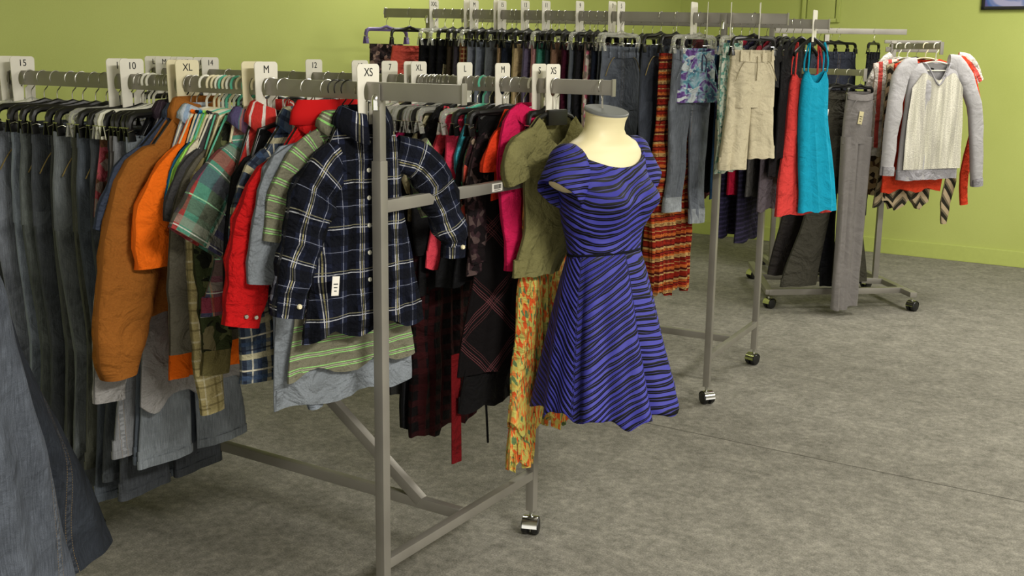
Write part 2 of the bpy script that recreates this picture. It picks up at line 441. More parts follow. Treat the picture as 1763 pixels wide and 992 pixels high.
# ------------------------------------------------------------------ size dividers
def divider_mesh(mat):
    w, top, bot, rx, rz, cz = .039, .040, -.098, .017, .0255, -.0255
    pts = []
    def arc(cx, cz_, r, a0, a1, k=5): return [(cx + r * math.cos(math.radians(a0 + (a1 - a0) * i / k)), cz_ + r * math.sin(math.radians(a0 + (a1 - a0) * i / k))) for i in range(k + 1)]
    s = .0028
    pts += [(s, bot), (w * .9, bot)] + [(w, top - .012)] + arc(w - .010, top - .010, .010, 0, 90) + arc(-w + .010, top - .010, .010, 90, 180) + [(-w * .9, bot), (-s, bot)]
    n = 28; a0 = math.asin(min(1, s / rx))
    hole = [(-rx * math.sin(a0 + (2 * PI - 2 * a0) * i / n), cz - rz * math.cos(a0 + (2 * PI - 2 * a0) * i / n)) for i in range(n + 1)]
    pts += hole
    bm = bmesh.new(); vs = [bm.verts.new((x, -.0011, z)) for x, z in pts]; f = bm.faces.new(vs)
    r = bmesh.ops.extrude_face_region(bm, geom=[f])
    for g in r['geom']:
        if isinstance(g, bmesh.types.BMVert): g.co.y += .0022
    bmesh.ops.triangulate(bm, faces=bm.faces[:]); bmesh.ops.recalc_face_normals(bm, faces=bm.faces)
    me = bpy.data.meshes.new('size_divider'); bm.to_mesh(me); bm.free(); me.materials.append(mat); return me
DM = {}; TXT = {}
def text_mesh(s, size, ext=.0004, mat=None):
    key = (s, size)
    if key in TXT: return TXT[key]
    cu = bpy.data.curves.new('t', 'FONT'); cu.body = s; cu.size = size; cu.extrude = ext; cu.align_x = 'CENTER'; cu.align_y = 'CENTER'; cu.offset = 0
    o = bpy.data.objects.new('t', cu); COL.objects.link(o); bpy.context.view_layer.update()
    me = bpy.data.meshes.new_from_object(o.evaluated_get(bpy.context.evaluated_depsgraph_get())); bpy.data.objects.remove(o)
    me.materials.clear(); me.materials.append(mat or M['ink']); me.name = 'lettering'; TXT[key] = me; return me
def divider(rail, t, text, label, group, cream=False, yaw=0, dx=0):
    k = 'tagcream' if cream else 'tagwhite'
    if k not in DM: DM[k] = divider_mesh(M[k])
    o = bpy.data.objects.new('size_divider', DM[k]); COL.objects.link(o); p = rail.at(t)
    o.location = p + Vector((0, 0, .0006)); o.rotation_euler = (0, 0, rail.ang() + math.radians(yaw)); tag(o, label, 'size divider', group)
    if text:
        e = bpy.data.objects.new('lettering', text_mesh(text, .027)); COL.objects.link(e); e.parent = o
        e.location = (dx, -.0014, .0205); e.rotation_euler = (PI / 2, 0, 0)
    return o

# ------------------------------------------------------------------ garments
def lerp(a, b, t): return a + (b - a) * t
def samp(rows, t):                                       # rows sorted by first key, smooth interpolation
    n = len(rows)
    if t <= rows[0][0]: return list(rows[0])
    for i in range(n - 1):
        if t <= rows[i + 1][0]:
            a, b = rows[i], rows[i + 1]; k = (t - a[0]) / max(1e-9, b[0] - a[0]); k2 = k * k * (3 - 2 * k); k = .5 * k + .5 * k2
            return [lerp(x, y, k) for x, y in zip(a, b)]
    return list(rows[-1])
def cloth_tube(rows, fold=.006, nf=5, seed=0, top=None, topfade=.10, n=48, dz=.02, hem=.0, grow=1.0, sx=.85, lip=True, fineness=1.0, uvoff=0, uvfun=None, bottomfade=None):
    """rows: (depth below the origin, x left, x right, half thickness, y offset) -> a closed hanging cloth tube, folds run down"""
    rnd = random.Random(seed); mb = MB()
    ph = [(rnd.uniform(.5, 1.25) * nf * PI * (1 + .0 * i), rnd.uniform(0, 6.28), rnd.uniform(-3, 3), rnd.uniform(.5, 1)) for i in range(3)]
    z0, z1 = rows[0][0], rows[-1][0]; R = max(6, int((z1 - z0) / dz) + 1); P = []; UV = []
    for i in range(R + 1):
        z = z0 + (z1 - z0) * i / R; _, xl, xr, t, yo = samp(rows, z); mid = (xl + xr) / 2; hw = max(.002, (xr - xl) / 2)
        k = (z - z0) / max(.05, z1 - z0); amp = fold * min(1, .15 + k * grow * 1.2)
        ring = []; uv = []
        for j in range(n + 1):
            th = 2 * PI * j / n; c, s = math.cos(th), math.sin(th)
            a = math.copysign(abs(c) ** sx, c); x = mid + hw * a
            y = yo + t * math.copysign(abs(s) ** .75, s) * (1 + .25 * math.sin(3 * a + seed))
            d = sum(w * math.sin(f * a + p_ + dr * z * 2) for f, p_, dr, w in ph) / 1.8
            nz = noise.noise(Vector((x * 14 * fineness, z * 7 * fineness, seed * 3.1 + (0 if s < 0 else .35))))
            y += amp * d + fold * .9 * nz * min(1, .3 + k * 2)
            x += amp * .35 * math.sin(ph[0][0] * 1.3 * a + 1 + z * 9) * k
            zz = -z
            if top: zz += top(x, s < 0) * max(0, 1 - (z - z0) / topfade) ** 1.5
            zz -= hem * k ** 6 * (math.sin(min(ph[1][0], 7) * a + ph[1][1]) + .25 * math.sin(1.7 * min(ph[1][0], 8) * a))
            ring.append((x, y, zz)); uv.append((x + (0 if s <= 0 else 3.3) + uvoff, zz) if uvfun is None else uvfun(x, y, z, s))
        P.append(ring[:-1]); UV.append(uv)
    if lip:                                              # hem turned inward
        last = P[-1]; cx = sum(p[0] for p in last) / n; cy = sum(p[1] for p in last) / n
        P.append([((p[0] - cx) * .985 + cx, (p[1] - cy) * .72 + cy, p[2] + .002) for p in last]); UV.append(UV[-1])
        P.append([((p[0] - cx) * .97 + cx, (p[1] - cy) * .68 + cy, p[2] + .05) for p in last]); UV.append([(a, b + .05) for a, b in UV[-1]])
    mb.grid(P, UV, closed=True); return mb
def catmull(pts, per=6):
    out = []; n = len(pts)
    for i in range(n - 1):
        p0 = pts[max(0, i - 1)]; p1 = pts[i]; p2 = pts[i + 1]; p3 = pts[min(n - 1, i + 2)]
        for k in range(per):
            t = k / per
            out.append(tuple(.5 * ((2 * b) + (-a + c) * t + (2 * a - 5 * b + 4 * c - d) * t * t + (-a + 3 * b - 3 * c + d) * t ** 3) for a, b, c, d in zip(p0, p1, p2, p3)))
    out.append(tuple(pts[-1])); return out
def sleeve_tube(path, seed=0, wr=.10, n=24, cuff=None, uvoff=0):
    """path: (x, z, half width, half thickness, y) from shoulder to wrist"""
    pts = catmull(path, max(3, int(14 / len(path)))); mb = MB(); P = []; UV = []; L = 0
    for i, (x, z, r, t, y) in enumerate(pts):
        a = pts[max(0, i - 1)]; b = pts[min(len(pts) - 1, i + 1)]; dx, dz = b[0] - a[0], b[1] - a[1]; l = math.hypot(dx, dz) or 1e-6; dx /= l; dz /= l
        if i: L += math.hypot(x - pts[i - 1][0], z - pts[i - 1][1])
        nx, nz = -dz, dx                                 # across the sleeve, in the garment's plane
        ring = []; uv = []
        k = i / len(pts)
        for j in range(n + 1):
            th = 2 * PI * j / n; c, s = math.cos(th), math.sin(th)
            w = 1 + wr * (noise.noise(Vector((c * 1.3 + seed, s * 1.3, L * 16))) + .5 * math.sin(L * 75 + seed + 2 * s)) * min(1, k * 4)
            cc = math.copysign(abs(c) ** .8, c) * r * (1 + (w - 1) * .7); ss = math.copysign(abs(s) ** .8, s) * t * (1 + (w - 1) * 2.2)
            ring.append((x + nx * cc, y + ss + .002 * math.sin(L * 40 + seed), z + nz * cc)); uv.append((cc + (0 if s <= 0 else 2.7) + uvoff, -L - .05))
        P.append(ring[:-1]); UV.append(uv)
    last = P[-1]; m_ = len(last); cx, cy, cz = (sum(p[q_] for p in last) / m_ for q_ in range(3))
    P.append([((p[0] - cx) * .8 + cx + dx * -.0, (p[1] - cy) * .6 + cy, (p[2] - cz) * .8 + cz) for p in last]); UV.append(UV[-1])
    P.append([((p[0] - cx) * .7 + cx - dx * .04, (p[1] - cy) * .5 + cy, (p[2] - cz) * .7 + cz - dz * .04) for p in last]); UV.append(UV[-1])
    mb.grid(P, UV, closed=True)
    first = P[0]; mb.cap(first, [(0, 0)] * len(first)); return mb
def collar_band(nw, z, h=.035, depth=.028, flap=.02, y0=0.0, spread=.35, tilt=0.0):
    """folded shirt collar round the neck opening, open at the front"""
    mb = MB(); P = []; UV = []; N = 26
    for i in range(N + 1):
        a = -PI / 2 + spread * .5 + (2 * PI - spread) * i / N; c, s = math.cos(a), math.sin(a); f = 1 if s < 0 else .0
        front = max(0, -s)
        x, y = nw * c, y0 + depth * s; ox, oy = c, s
        base = z - .02 * front ** 2
        ring = [(x, y, base), (x * .96, y * .96, base + h * .9), (x * 1.0, y * 1.0, base + h), (x + ox * .007, y + oy * .006, base + h * .92), (x + ox * (.012 + flap * .5), y + oy * (.01 + flap * .4), base + h * .3 - front * .012), (x + ox * (.013 + flap * .6), y + oy * (.011 + flap * .5), base - .006 - front * .028)]
        P.append(ring); UV.append([(i * .012, k * .012) for k in range(len(ring))])
    mb.grid(P, UV); return mb
def solidify(o, t=.0018):
    md = o.modifiers.new('Thickness', 'SOLIDIFY'); md.thickness = t; md.offset = 0; return o

class G:                                                 # one garment's frame on a rail
    def __init__(s, rail, t, yaw=0.0, dz=0.0):
        s.rail, s.t, s.yaw = rail, t, yaw; s.a = rail.ang() + math.radians(yaw); s.o = rail.at(t) + Vector((0, 0, dz))
        s.X = Vector((math.cos(s.a), math.sin(s.a), 0)); s.N = Vector((-s.X.y, s.X.x, 0))
    def loc(s, px, py, off=0.0):                         # picture point -> (x, z) on the garment's own plane
        w = hit(px, py, s.o + s.N * off, s.N) - s.o; return w.dot(s.X), w.z
    def put(s, ob): ob.location = s.o; ob.rotation_euler = (0, 0, s.a); return ob
BTN = {}
def top_garment(g, name, label, cat, group, mat, tip=None, sl=.17, hem=.62, hemx=None, hem2=None, neck=.07, ntop=-.085, slope=.42, drop=.03, t=.013, sleeves=(), far=None, fold=.006, nf=5, seed=1,
                collar=None, collar_mat=None, trim=None, trim_mat=None, cuff=None, buttons=0, straps=False, n=48, sleeve_mat=None, sleeve_t=.014, armx=None, wr=.1, hemw=.006, neckline=None):
    root = empty(name); g.put(root); tag(root, label, cat, group)
    if tip is not None:
        sl, tz = g.loc(*tip); sl = abs(sl); slope = max(.1, (ntop - tz) / max(.02, sl - neck))
    LAST[0] = (neck, ntop, slope, sl)
    top = lambda x, front: (-slope * max(0, abs(x) - neck) - (drop * max(0, 1 - (x / neck) ** 2) if front and not straps else (.008 * max(0, 1 - (x / neck) ** 2))))
    hx = hemx if hemx else sl * 1.0; ax = armx or sl * .97
    z0 = -ntop
    rows = [(z0, -sl, sl, .009, 0), (z0 + .03, -sl * 1.0, sl * 1.0, t * .7, 0), (z0 + .10, -ax * .97, ax * .97, t, 0), (z0 + .2, -ax, ax, t, 0), (hem * .7 + z0 * .3, -(ax + hx) / 2, (ax + hx) / 2, t * .95, 0), (hem, -hx, hx, t, 0)]
    if hem2: rows[-1] = (hem, hem2[0], hem2[1], t, 0)
    mb = cloth_tube(rows, fold, nf, seed, top, max(.12, slope * (sl - neck) * 1.6 + .06), n=n, hem=hemw)
    body = mb.build('body', mat, root)
    for i, path in enumerate(sleeves):
        P = []
        for k, it in enumerate(path):
            px, py, r = it[:3]; yy = it[3] if len(it) > 3 else -.006
            x, z = g.loc(px, py)
            if k == 0:
                sg = -1 if x < 0 else 1; P.append((x - sg * min(.10, abs(x) * .55), z + .040, r * .80, sleeve_t * .5, 0)); P.append((x - sg * .012, z + .008, r * .98, sleeve_t * .8, yy * .5)); continue
            P.append((x, z, r, sleeve_t, yy))
        o = sleeve_tube(P, seed + i, wr).build('sleeve', sleeve_mat or mat, root)
        if cuff:
            (x1, z1, r1, t1, y1), (x2, z2, r2, t2, y2) = P[-1], P[-2]; l = math.hypot(x2 - x1, z2 - z1); dx, dz = (x1 - x2) / l, (z1 - z2) / l
            h = cuff[0]; c_ = sleeve_tube([(x1 - dx * h, z1 - dz * h, r1 * 1.06, t1 * 1.12, y1), (x1 - dx * h * .5, z1 - dz * h * .5, r1 * 1.08, t1 * 1.15, y1), (x1 + dx * .004, z1 + dz * .004, r1 * 1.07, t1 * 1.12, y1)], seed, .02).build('cuff', cuff[1], o)
            if len(cuff) > 2:
                m = MB()
                for kk in cuff[2]:
                    bx = x1 - dx * h * .45 + (-dz) * r1 * kk; bz = z1 - dz * h * .45 + dx * r1 * kk
                    rr = [[(bx + r_ * math.cos(2 * PI * j / 12), y1 - t1 * 1.3 - yy_, bz + r_ * math.sin(2 * PI * j / 12)) for j in range(12)] for r_, yy_ in ((.006, -.004), (.006, .001), (.0045, .003), (.0005, .003))]
                    m.grid(rr, closed=True)
                m.build('button', cuff[3], c_)
    if far:                                              # mirrored plain sleeve on the far side
        P = [(x, z, r, sleeve_t, -.004) for x, z, r in far]; sleeve_tube(P, seed + 9, wr).build('sleeve', sleeve_mat or mat, root)
    if collar:
        o = collar_band(neck * .92, ntop - .012, h=collar, depth=.026).build('collar', collar_mat or mat, root); solidify(o)
    if neckline:                                         # ribbed neck edge
        pts = []
        for i in range(25):
            a = 2 * PI * i / 24; x = neck * math.cos(a) * 1.0; fr = math.sin(a) < 0
            pts.append((x, .010 * math.sin(a), ntop + top(x, fr) + .001))
        m = MB(); m.wire(pts, neckline[0], 8); m.build('neckband', neckline[1], root)
    if trim: trim(root, g)
    if buttons:
        m = MB()
        for k in range(buttons):
            z = -(z0 + .06 + k * (hem - z0 - .12) / buttons)
            rr = [[(r_ * math.cos(2 * PI * j / 10), -t - .004 - yy_, z + r_ * math.sin(2 * PI * j / 10)) for j in range(10)] for r_, yy_ in ((.0055, -.003), (.0055, .001), (.004, .002), (.0005, .002))]
            m.grid(rr, closed=True)
        m.build('button', M['white_plastic'], root)
        m = MB(); rows2 = [[(x, -t * 1.15, -(z0 + .02 + (hem - z0 - .03) * i / 10)) for x in (-.014, -.007, 0, .007, .014)] for i in range(11)]
        m.grid(rows2, [[(p[0], p[2]) for p in r_] for r_ in rows2]); solidify(m.build('placket', mat, root))
    return root

def trousers(g, name, label, cat, group, mat, hw=.17, top=.155, rise=.24, length=1.05, legw=.10, hemw=None, spread=.0, t=.014, fold=.005, seed=1, band=None, cuff=None, lean=(0, 0), pockets=True, tagp=None, loops=True, thread=None, hemmat=None, wob=0.0, legs2=None, n=32):
    root = empty(name); g.put(root); tag(root, label, cat, group)
    hemw = hemw or legw * .75; cz = top + rise; bz = length
    dip = lambda x, front: (-.014 * (1 - (x / hw) ** 2) if front else 0)
    hipw = hw * 1.08
    mb = cloth_tube([(top, -hw, hw, t * .8, 0), (top + .04, -hw * 1.01, hw * 1.01, t, 0), (top + rise * .6, -hipw, hipw, t * 1.1, 0), (cz + .02, -hipw * 1.02, hipw * 1.02, t * .9, 0)], fold * .6, 4, seed, dip, .08, n=n + 8, lip=False)
    mb.build('seat', mat, root)
    if cz < bz - .03:
        for i, sgn in enumerate((-1, 1)):
            def ed(z, inner, outer): return (inner, outer) if sgn > 0 else (-outer, -inner)
            ln = lean[i]; R = []
            L_ = legs2[i] if legs2 else bz
            for k, (wi, ou) in ((0, (.0, hipw * 1.0)), (.08, (.001, hipw * 1.0)), (.5, (spread * .5 + .004, spread * .5 + .004 + legw * 1.7)), (1, (spread + .006, spread + .006 + hemw * 2))):
                z = cz - .02 + (L_ - cz + .02) * k; a, b = ed(z, wi, ou); R.append((z, a + ln * k, b + ln * k, t * (1.05 if k < 1 else .9), -wob * k))
            lg = cloth_tube(R, fold, 3, seed + 3 + i, None, n=n, hem=.002, grow=.7).build('leg', mat, root)
            if cuff:
                a, b = R[-1][1], R[-1][2]
                cloth_tube([(L_ - cuff[0], a - .003, b + .003, t * 1.12, -wob), (L_ + .002, a - .003, b + .003, t * 1.1, -wob)], fold * .5, 3, seed + 3 + i, n=n, dz=.02).build('cuff', cuff[1], lg)
    bm_ = band or mat
    w = cloth_tube([(top - .004, -hw * 1.01, hw * 1.01, t * .95, 0), (top + .034, -hw * 1.02, hw * 1.02, t * 1.16, 0)], fold * .4, 4, seed, dip, .2, n=n, dz=.01, lip=False).build('waistband', bm_, root)
    if loops:
        for x in (-.75, -.3, .3, .75):
            m = MB(); m.box((x * hw, -t * 1.25, -top - .018), (.010, .004, .045), None, .001); m.build('belt_loop', bm_, w)
    if pockets:
        for sgn in (-1, 1):
            m = MB(); pts = [(sgn * hw * (.52 + .46 * k), -t * 1.3 - .001, -top - .04 - .075 * k ** 1.8 - .0) for k in [i / 8 for i in range(9)]]
            m.wire(pts, .0017, 5); m.build('pocket_edge', thread or mat, root)
    if tagp: price_tag(root, *tagp)
    return root
def price_tag(root, x, z, y=-.03, w=.03, h=.05, mat=None, rot=.15):
    m = MB(); m.box((0, 0, 0), (w, .0012, h), None, .0005); o = m.build('price_tag', mat or M['paper'], root); o.location = (x, y, z); o.rotation_euler = (0, rot, 0)
    m = MB()
    for k in range(3): m.box((0, -.0008, h * (.1 - .18 * k)), (w * (.6 - .12 * k), .0004, h * .05), None, 0)
    m.build('printing', M['ink'], o); return o
def drape(g, name, label, cat, group, mat, rows, fold=.012, nf=9, seed=1, n=72, hem=.006, waist=None, grow=1.0, tagp=None, part='body'):
    root = empty(name); g.put(root); tag(root, label, cat, group)
    cloth_tube(rows, fold, nf, seed, None, n=n, hem=hem, grow=grow).build(part, mat, root)
    if waist: 
        r = rows[0]; cloth_tube([(r[0] - .002, r[1] - .002, r[2] + .002, r[3] * 1.2, 0), (r[0] + waist[0], r[1] - .003, r[2] + .003, r[3] * 1.35, 0)], fold * .2, nf, seed, n=48, dz=.01, lip=False).build('waistband', waist[1], root)
    if tagp: price_tag(root, *tagp)
    return root
def rz_straps(root, xs, z0, z1, mat, r=.0045):
    for a, b in xs:
        m = MB(); m.wire(catmull([(a, -.01, z1), (a * .93, -.012, (z0 + z1) / 2), (b, 0, z0), (a * .95, .012, (z0 + z1) / 2), (a, .01, z1)], 5), r, 6); m.build('strap', mat, root)

# ================================================================== THE RACKS
random.seed(3)
rackA, AN, AF = make_rack('steel rolling double-rail clothes rack nearest the camera, packed with shirts and jeans', (.070, 3.11), VA, .716, 1.40, .235, 1.38, 0.0, .192, 1.092, True)
rackB, BN, BF = make_rack('steel rolling double-rail clothes rack behind the blue dress, full of trousers', (1.163, 5.0), (.481, .877), .69, 1.40, .25, 1.617, .018, .20, 1.25, False, brace=False)

# ================================================================== MANNEQUIN AND BLUE DRESS
def T_(z, th, off=0.0):
    prof = [(-1, .065, .056, 0), (.085, .065, .056, 0), (.115, .060, .052, .002), (.135, .064, .052, .004), (.150, .080, .054, .006), (.165, .118, .058, .008), (.18, .155, .062, .010), (.20, .172, .070, .008), (.225, .170, .078, .006), (.27, .152, .088, .002),
            (.33, .150, .104, -.008), (.38, .140, .096, -.004), (.43, .124, .086, 0), (.475, .118, .082, 0), (.54, .142, .10, 0), (.62, .165, .115, 0)]
    _, a, b, yo = samp(prof, z); c, s = math.cos(th), math.sin(th)
    bust = 0
    if s < 0:
        for cx in (-.55, .55): bust += .034 * math.exp(-((c - cx) / .33) ** 2) * math.exp(-((z - .325) / .055) ** 2)
    k_ = max(0, min(1, (.175 - z) / .08)); y_ = (b + off) * s + yo - bust
    return ((a + off) * c, y_ - .016 * k_, -z + (y_ * .26 + .003) * max(0, min(1, (.13 - z) / .045)))
sm = AF.s(1036, 0, 145); pm = AF.at(sm); ym = math.radians(47)
mq = empty('mannequin', tuple(pm), ym); mrot = (Matrix.Rotation(math.radians(-2.4), 3, 'Y') @ Matrix.Rotation(ym, 3, 'Z')).to_euler(); mq.rotation_euler = mrot; tag(mq, 'headless cream torso mannequin hanging from the front rack rail end', 'mannequin')
skin = NT('cream_fibreglass'); skin = skin.fin(srgb(228, 216, 172), .45, 0, .35)
m = MB(); P = []; n = 56
zs = [.085 + (.50 - .085) * i / 56 for i in range(57)]
for z in zs: P.append([T_(z, 2 * PI * j / n) for j in range(n)])
m.grid(P, closed=True); m.cap(P[-1]); m.build('torso', skin, mq)
for sg in (-1, 1):
    m = MB(); rings = []
    for k, (d, r) in enumerate(((-.03, .044), (0, .046), (.03, .044), (.046, .036), (.05, .02), (.051, 0.0))):
        c = Vector((sg * (.155 + d * .55), .0, -.235 - d * .9)); ax = Vector((sg * .55, 0, -.85)).normalized(); e1 = Vector((0, 1, 0)); e2 = ax.cross(e1)
        rings.append([c + (e1 * math.cos(2 * PI * j / 24) * r * .95 + e2 * math.sin(2 * PI * j / 24) * r) for j in range(24)])
    m.grid(rings, closed=True); m.build('upper_arm', skin, mq)
m = MB(); m.lathe([(0, .004), (.066, .004), (.068, .002), (.068, -.003), (0, -.003)], 40); c = m.build('neck_cap', plain('cap_grey', (112, 114, 113), .45, .1), mq, loc=(0, -.0145, -.084)); c.scale = (1, .87, 1); c.rotation_euler = (math.atan(.26), 0, 0)
m = MB(); m.box((0, 0, -.066), (.012, .004, .036), None, .001); m.wire([(.009 * math.cos(a), 0, -.048 + .009 * math.sin(a)) for a in [i * PI / 8 for i in range(17)]], .0018, 6)
h = m.build('hanging_clip', M['steel'], mq); h.rotation_euler = (0, 0, .5)
m = MB(); m.wire([(p.x, p.y, p.z * 1.0) for p in [Vector(t) for t in [(.021 * math.cos(math.radians(a)), 0, -.0195 + .021 * math.sin(math.radians(a))) for a in range(215, -60, -20)] + [(.006, 0, -.042)]]], .0019, 8)
h2 = m.build('hook', M['hook'], mq); h2.rotation_euler = (0, 0, AF.ang() - ym)

def dressmat():
    n = NT('blue_black_puckered_stripe'); u, v = n.UV()
    ns = n.noise(1, 2, vec=n.scaled(n.uvv, (7, 20, 1)), dist=.3); n2 = n.noise(1, 2, vec=n.scaled(n.uvv, (5, 34, 1)))
    ph = n.math('ADD', n.math('DIVIDE', v, .0190), n.math('MULTIPLY', n.math('SUBTRACT', ns, .5), 1.7))
    f = n.math('FRACT', n.math('ADD', ph, 100))
    w = n.math('ADD', .12, n.math('MULTIPLY', n2, .84))
    k = n.math('LESS_THAN', f, w)
    tri = n.math('PINGPONG', n.math('MULTIPLY', ph, 2), 1)
    lin = n.math('LESS_THAN', n.math('ABSOLUTE', n.math('SUBTRACT', f, n.math('MULTIPLY', w, .5))), .035)
    col = n.mix(k, srgb(57, 57, 148), srgb(7, 7, 13)); col = n.mix(n.math('MULTIPLY', n.math('MULTIPLY', lin, k), .55), col, srgb(86, 84, 170))
    h = n.math('ADD', n.math('MULTIPLY', tri, .9), n.math('MULTIPLY', n2, .6)); n.bump(h, .7, .005)
    return n.fin(col, .62, 0, .3)
DM_ = dressmat()
dr = empty('striped_dress', tuple(pm), ym); dr.rotation_euler = mrot; tag(dr, 'royal blue and black striped short-sleeved dress worn by the mannequin', 'dress')
n = 96; P = []; UV = []; R = 44
for i in range(R + 1):
    ring = []; uv = []
    for j in range(n + 1):
        th = 2 * PI * j / n; c, s = math.cos(th), math.sin(th)
        zt = (.236 - .066 * abs(c) ** 2.0) if s < 0 else (.182 - .012 * abs(c) ** 2)
        z = zt + (.485 + .010 * math.sin(th + .6) - zt) * i / R
        off = .004 + .0022 * noise.noise(Vector((c * 5, s * 5, z * 40))) + (.002 if i < 2 else 0)
        x, y, zz = T_(z, th, off); ring.append((x, y, zz)); uv.append((th * .13, zz + .25 * .1 * math.sin(th * 2)))
    P.append(ring[:-1]); UV.append(uv)
m = MB(); m.grid(P, UV, closed=True); solidify(m.build('bodice', DM_, dr), .003)
for sg in (-1, 1):                                       # cap sleeves gathered on the shoulder
    m = MB(); rings = []; UV = []
    for k in range(15):
        t = k / 14; d = lerp(-.075, .092, t)
        c0 = Vector((sg * (.132 + d * .55 + .03 * max(0, -d) / .075), .006, -.238 - d * (.68 if d > 0 else .92))); ax = Vector((sg * (.35 + .45 * t), -.04, -.8)).normalized(); e1 = Vector((0, 1, 0)); e2 = ax.cross(e1).normalized()
        r = .074 * math.sqrt(max(.02, 1 - (1 - min(1, t / .5 + .02)) ** 2)) - .008 * max(0, t - .5)
        ring = []; uv = []
        for j in range(33):
            a = 2 * PI * j / 32; rr = r * (1 + .03 * math.sin(7 * a + t * 3) * t)
            ring.append(c0 + (e1 * math.cos(a) * rr * (.80 + .12 * t) + e2 * math.sin(a) * rr * .95)); uv.append((a * .06, ring[-1].z + .02 * math.cos(a)))
        rings.append(ring[:-1]); UV.append(uv)
    m.grid(rings, UV, closed=True); solidify(m.build('sleeve', DM_, dr), .003)
R = 46; P = []; UV = []; n = 144; ths = math.radians(192); th2 = math.radians(262)
for i in range(R + 1):
    k = i / R; z = .478 + .440 * k; ring = []; uv = []
    a = lerp(.121, .212, k ** .85); b = lerp(.086, .192, k ** .85)
    for j in range(n + 1):
        th = 2 * PI * j / n; c, s = math.cos(th), math.sin(th)
        fo = (math.sin(9 * th + .8) * .55 + math.sin(5 * th + 2.0 + k) * .6 + .35 * math.sin(14 * th + 1)) * .019 * k ** 1.15
        # deep fold at the side front
        fo -= .032 * k * math.exp(-((th - th2 - .03) / .09) ** 2) ; fo += .020 * k * math.exp(-((th - th2 + .20) / .12) ** 2)
        fo -= .020 * k * math.exp(-((th - ths - .10) / .07) ** 2)
        x = (a + fo) * c; y = (b + fo) * s - .006 * k; R_ = (a + b) / 2
        dth = th - ths
        if dth < -PI: dth += 2 * PI
        zz = -z - .012 * math.sin(3 * th + 1.2) * k ** 2 - (.010 * math.sin(9 * th + 2.2) + .006 * math.sin(17 * th)) * k ** 5 - .01 * math.sin(th + .6) * (1 - k)
        if 0 <= dth < th2 - ths: vv = zz - .66 * dth * R_
        elif -1.7 < dth < 0: vv = zz + 1.05 * dth * R_
        else: vv = zz - .03 * dth * R_
        ring.append((x, y, zz)); uv.append((dth * R_ + (.5 if dth > 0 else 0), vv))
    P.append(ring[:-1]); UV.append(uv)
m = MB(); m.grid(P, UV, closed=True); solidify(m.build('skirt', DM_, dr), .003)
m = MB(); P = []
for zz in (.474, .481):
    P.append([((.1245) * math.cos(2 * PI * j / 64), .0885 * math.sin(2 * PI * j / 64), -zz - .010 * math.sin(2 * PI * j / 64 + .6)) for j in range(64)])
m.grid(P, closed=True); solidify(m.build('waist_seam', fabric((16, 16, 26)), dr), .002)

# ================================================================== FRONT RACK, NEAR RAIL: SIZE DIVIDERS
gA = 'size dividers on the front rack near rail'
def L_(p): return AN.s(p, 0, 160)
for px, tx, lb, cr in ((8, '', 'blank-edged white size divider at the far left frame edge, hindmost of the 15 cluster', 0), (22, '', 'white size divider just behind the front 15 divider', 0), (42, '15', 'white size divider reading 15 at the left end of the front rack', 0),
                       (206, '1 ', 'white size divider half hidden, reading 1, behind the near rail 10 divider', 0), (229, '10', 'white size divider reading 10 on the front rack near rail', 0),
                       (309, '', 'cream size divider tucked behind the XL divider, near rail', 1), (324, 'XL', 'cream size divider reading XL before the brown jacket', 1),
                       (437, '', 'cream size divider tucked behind the near rail M divider', 1), (459, 'M', 'white size divider reading M above the red-edged collar', 0), (634, 'XS', 'large white size divider reading XS beside the near rack post', 0)):
    divider(AN, L_(px), tx, lb, gA, cr)
gA2 = 'size dividers on the front rack far rail'
def Lf(p): return AF.s(p, 0, 145)
for px, tx, lb in ((266, 'L', 'far rail size divider reading L, left of an M'), (284, 'M', 'far rail size divider reading M, next to the L'), (310, '', 'blank divider edge just left of the upper XS divider'), (320, 'XS', 'small divider reading XS above the cream XL divider'),
                   (349, '15', 'size divider reading 15 half behind the 14'), (363, '14', 'size divider reading 14 on the far rail'), (541, '12', 'size divider reading 12 alone on the far rail'), (620, '10', 'size divider reading 10 behind the big XS'),
                   (671, '7', 'size divider reading 7 above the near rail'), (709, '', 'divider half hidden behind the far rail XL'), (721, 'XL', 'white size divider reading XL on the far rail'), (800, 'L', 'size divider reading L above the near rail end'), (865, 'M', 'white size divider reading M above the black clip hangers'),
                   (928, 'S', 'white size divider reading S left of the front-most XS'), (952, 'XS', 'white size divider reading XS beside the mannequin')):
    divider(AF, Lf(px), tx, lb, gA2)

# ================================================================== FRONT RACK, NEAR RAIL: CLOTHES
gH = 'hangers on the front rack near rail'; gS = 'shirts and jackets on the front rack near rail'; gJ = 'jeans on the front rack near rail'
c4 = srgb
navy_plaid = plaid('navy_white_plaid', c4(26, 31, 50), .105, [(.02, .26, c4(8, 9, 14), .85), (.36, .022, c4(200, 200, 205), .9), (.41, .03, c4(176, 168, 120), .75), (.47, .018, c4(200, 200, 205), .85), (.60, .22, c4(12, 14, 22), .7), (.88, .016, c4(150, 155, 175), .8)],
                   [(.04, .24, c4(9, 11, 18), .75), (.40, .022, c4(190, 192, 200), .8), (.46, .02, c4(150, 146, 120), .6), (.66, .2, c4(13, 16, 26), .6), (.90, .014, c4(130, 135, 155), .7)], wr=1.5, wob=.008)
grn = fabric((118, 118, 100)); 
green_stripe = plaid('olive_green_stripe', c4(116, 114, 96), .034, [], [(.1, .07, c4(150, 215, 120), .85), (.24, .05, c4(200, 205, 180), .6), (.38, .07, c4(150, 215, 120), .85)], wr=.9)
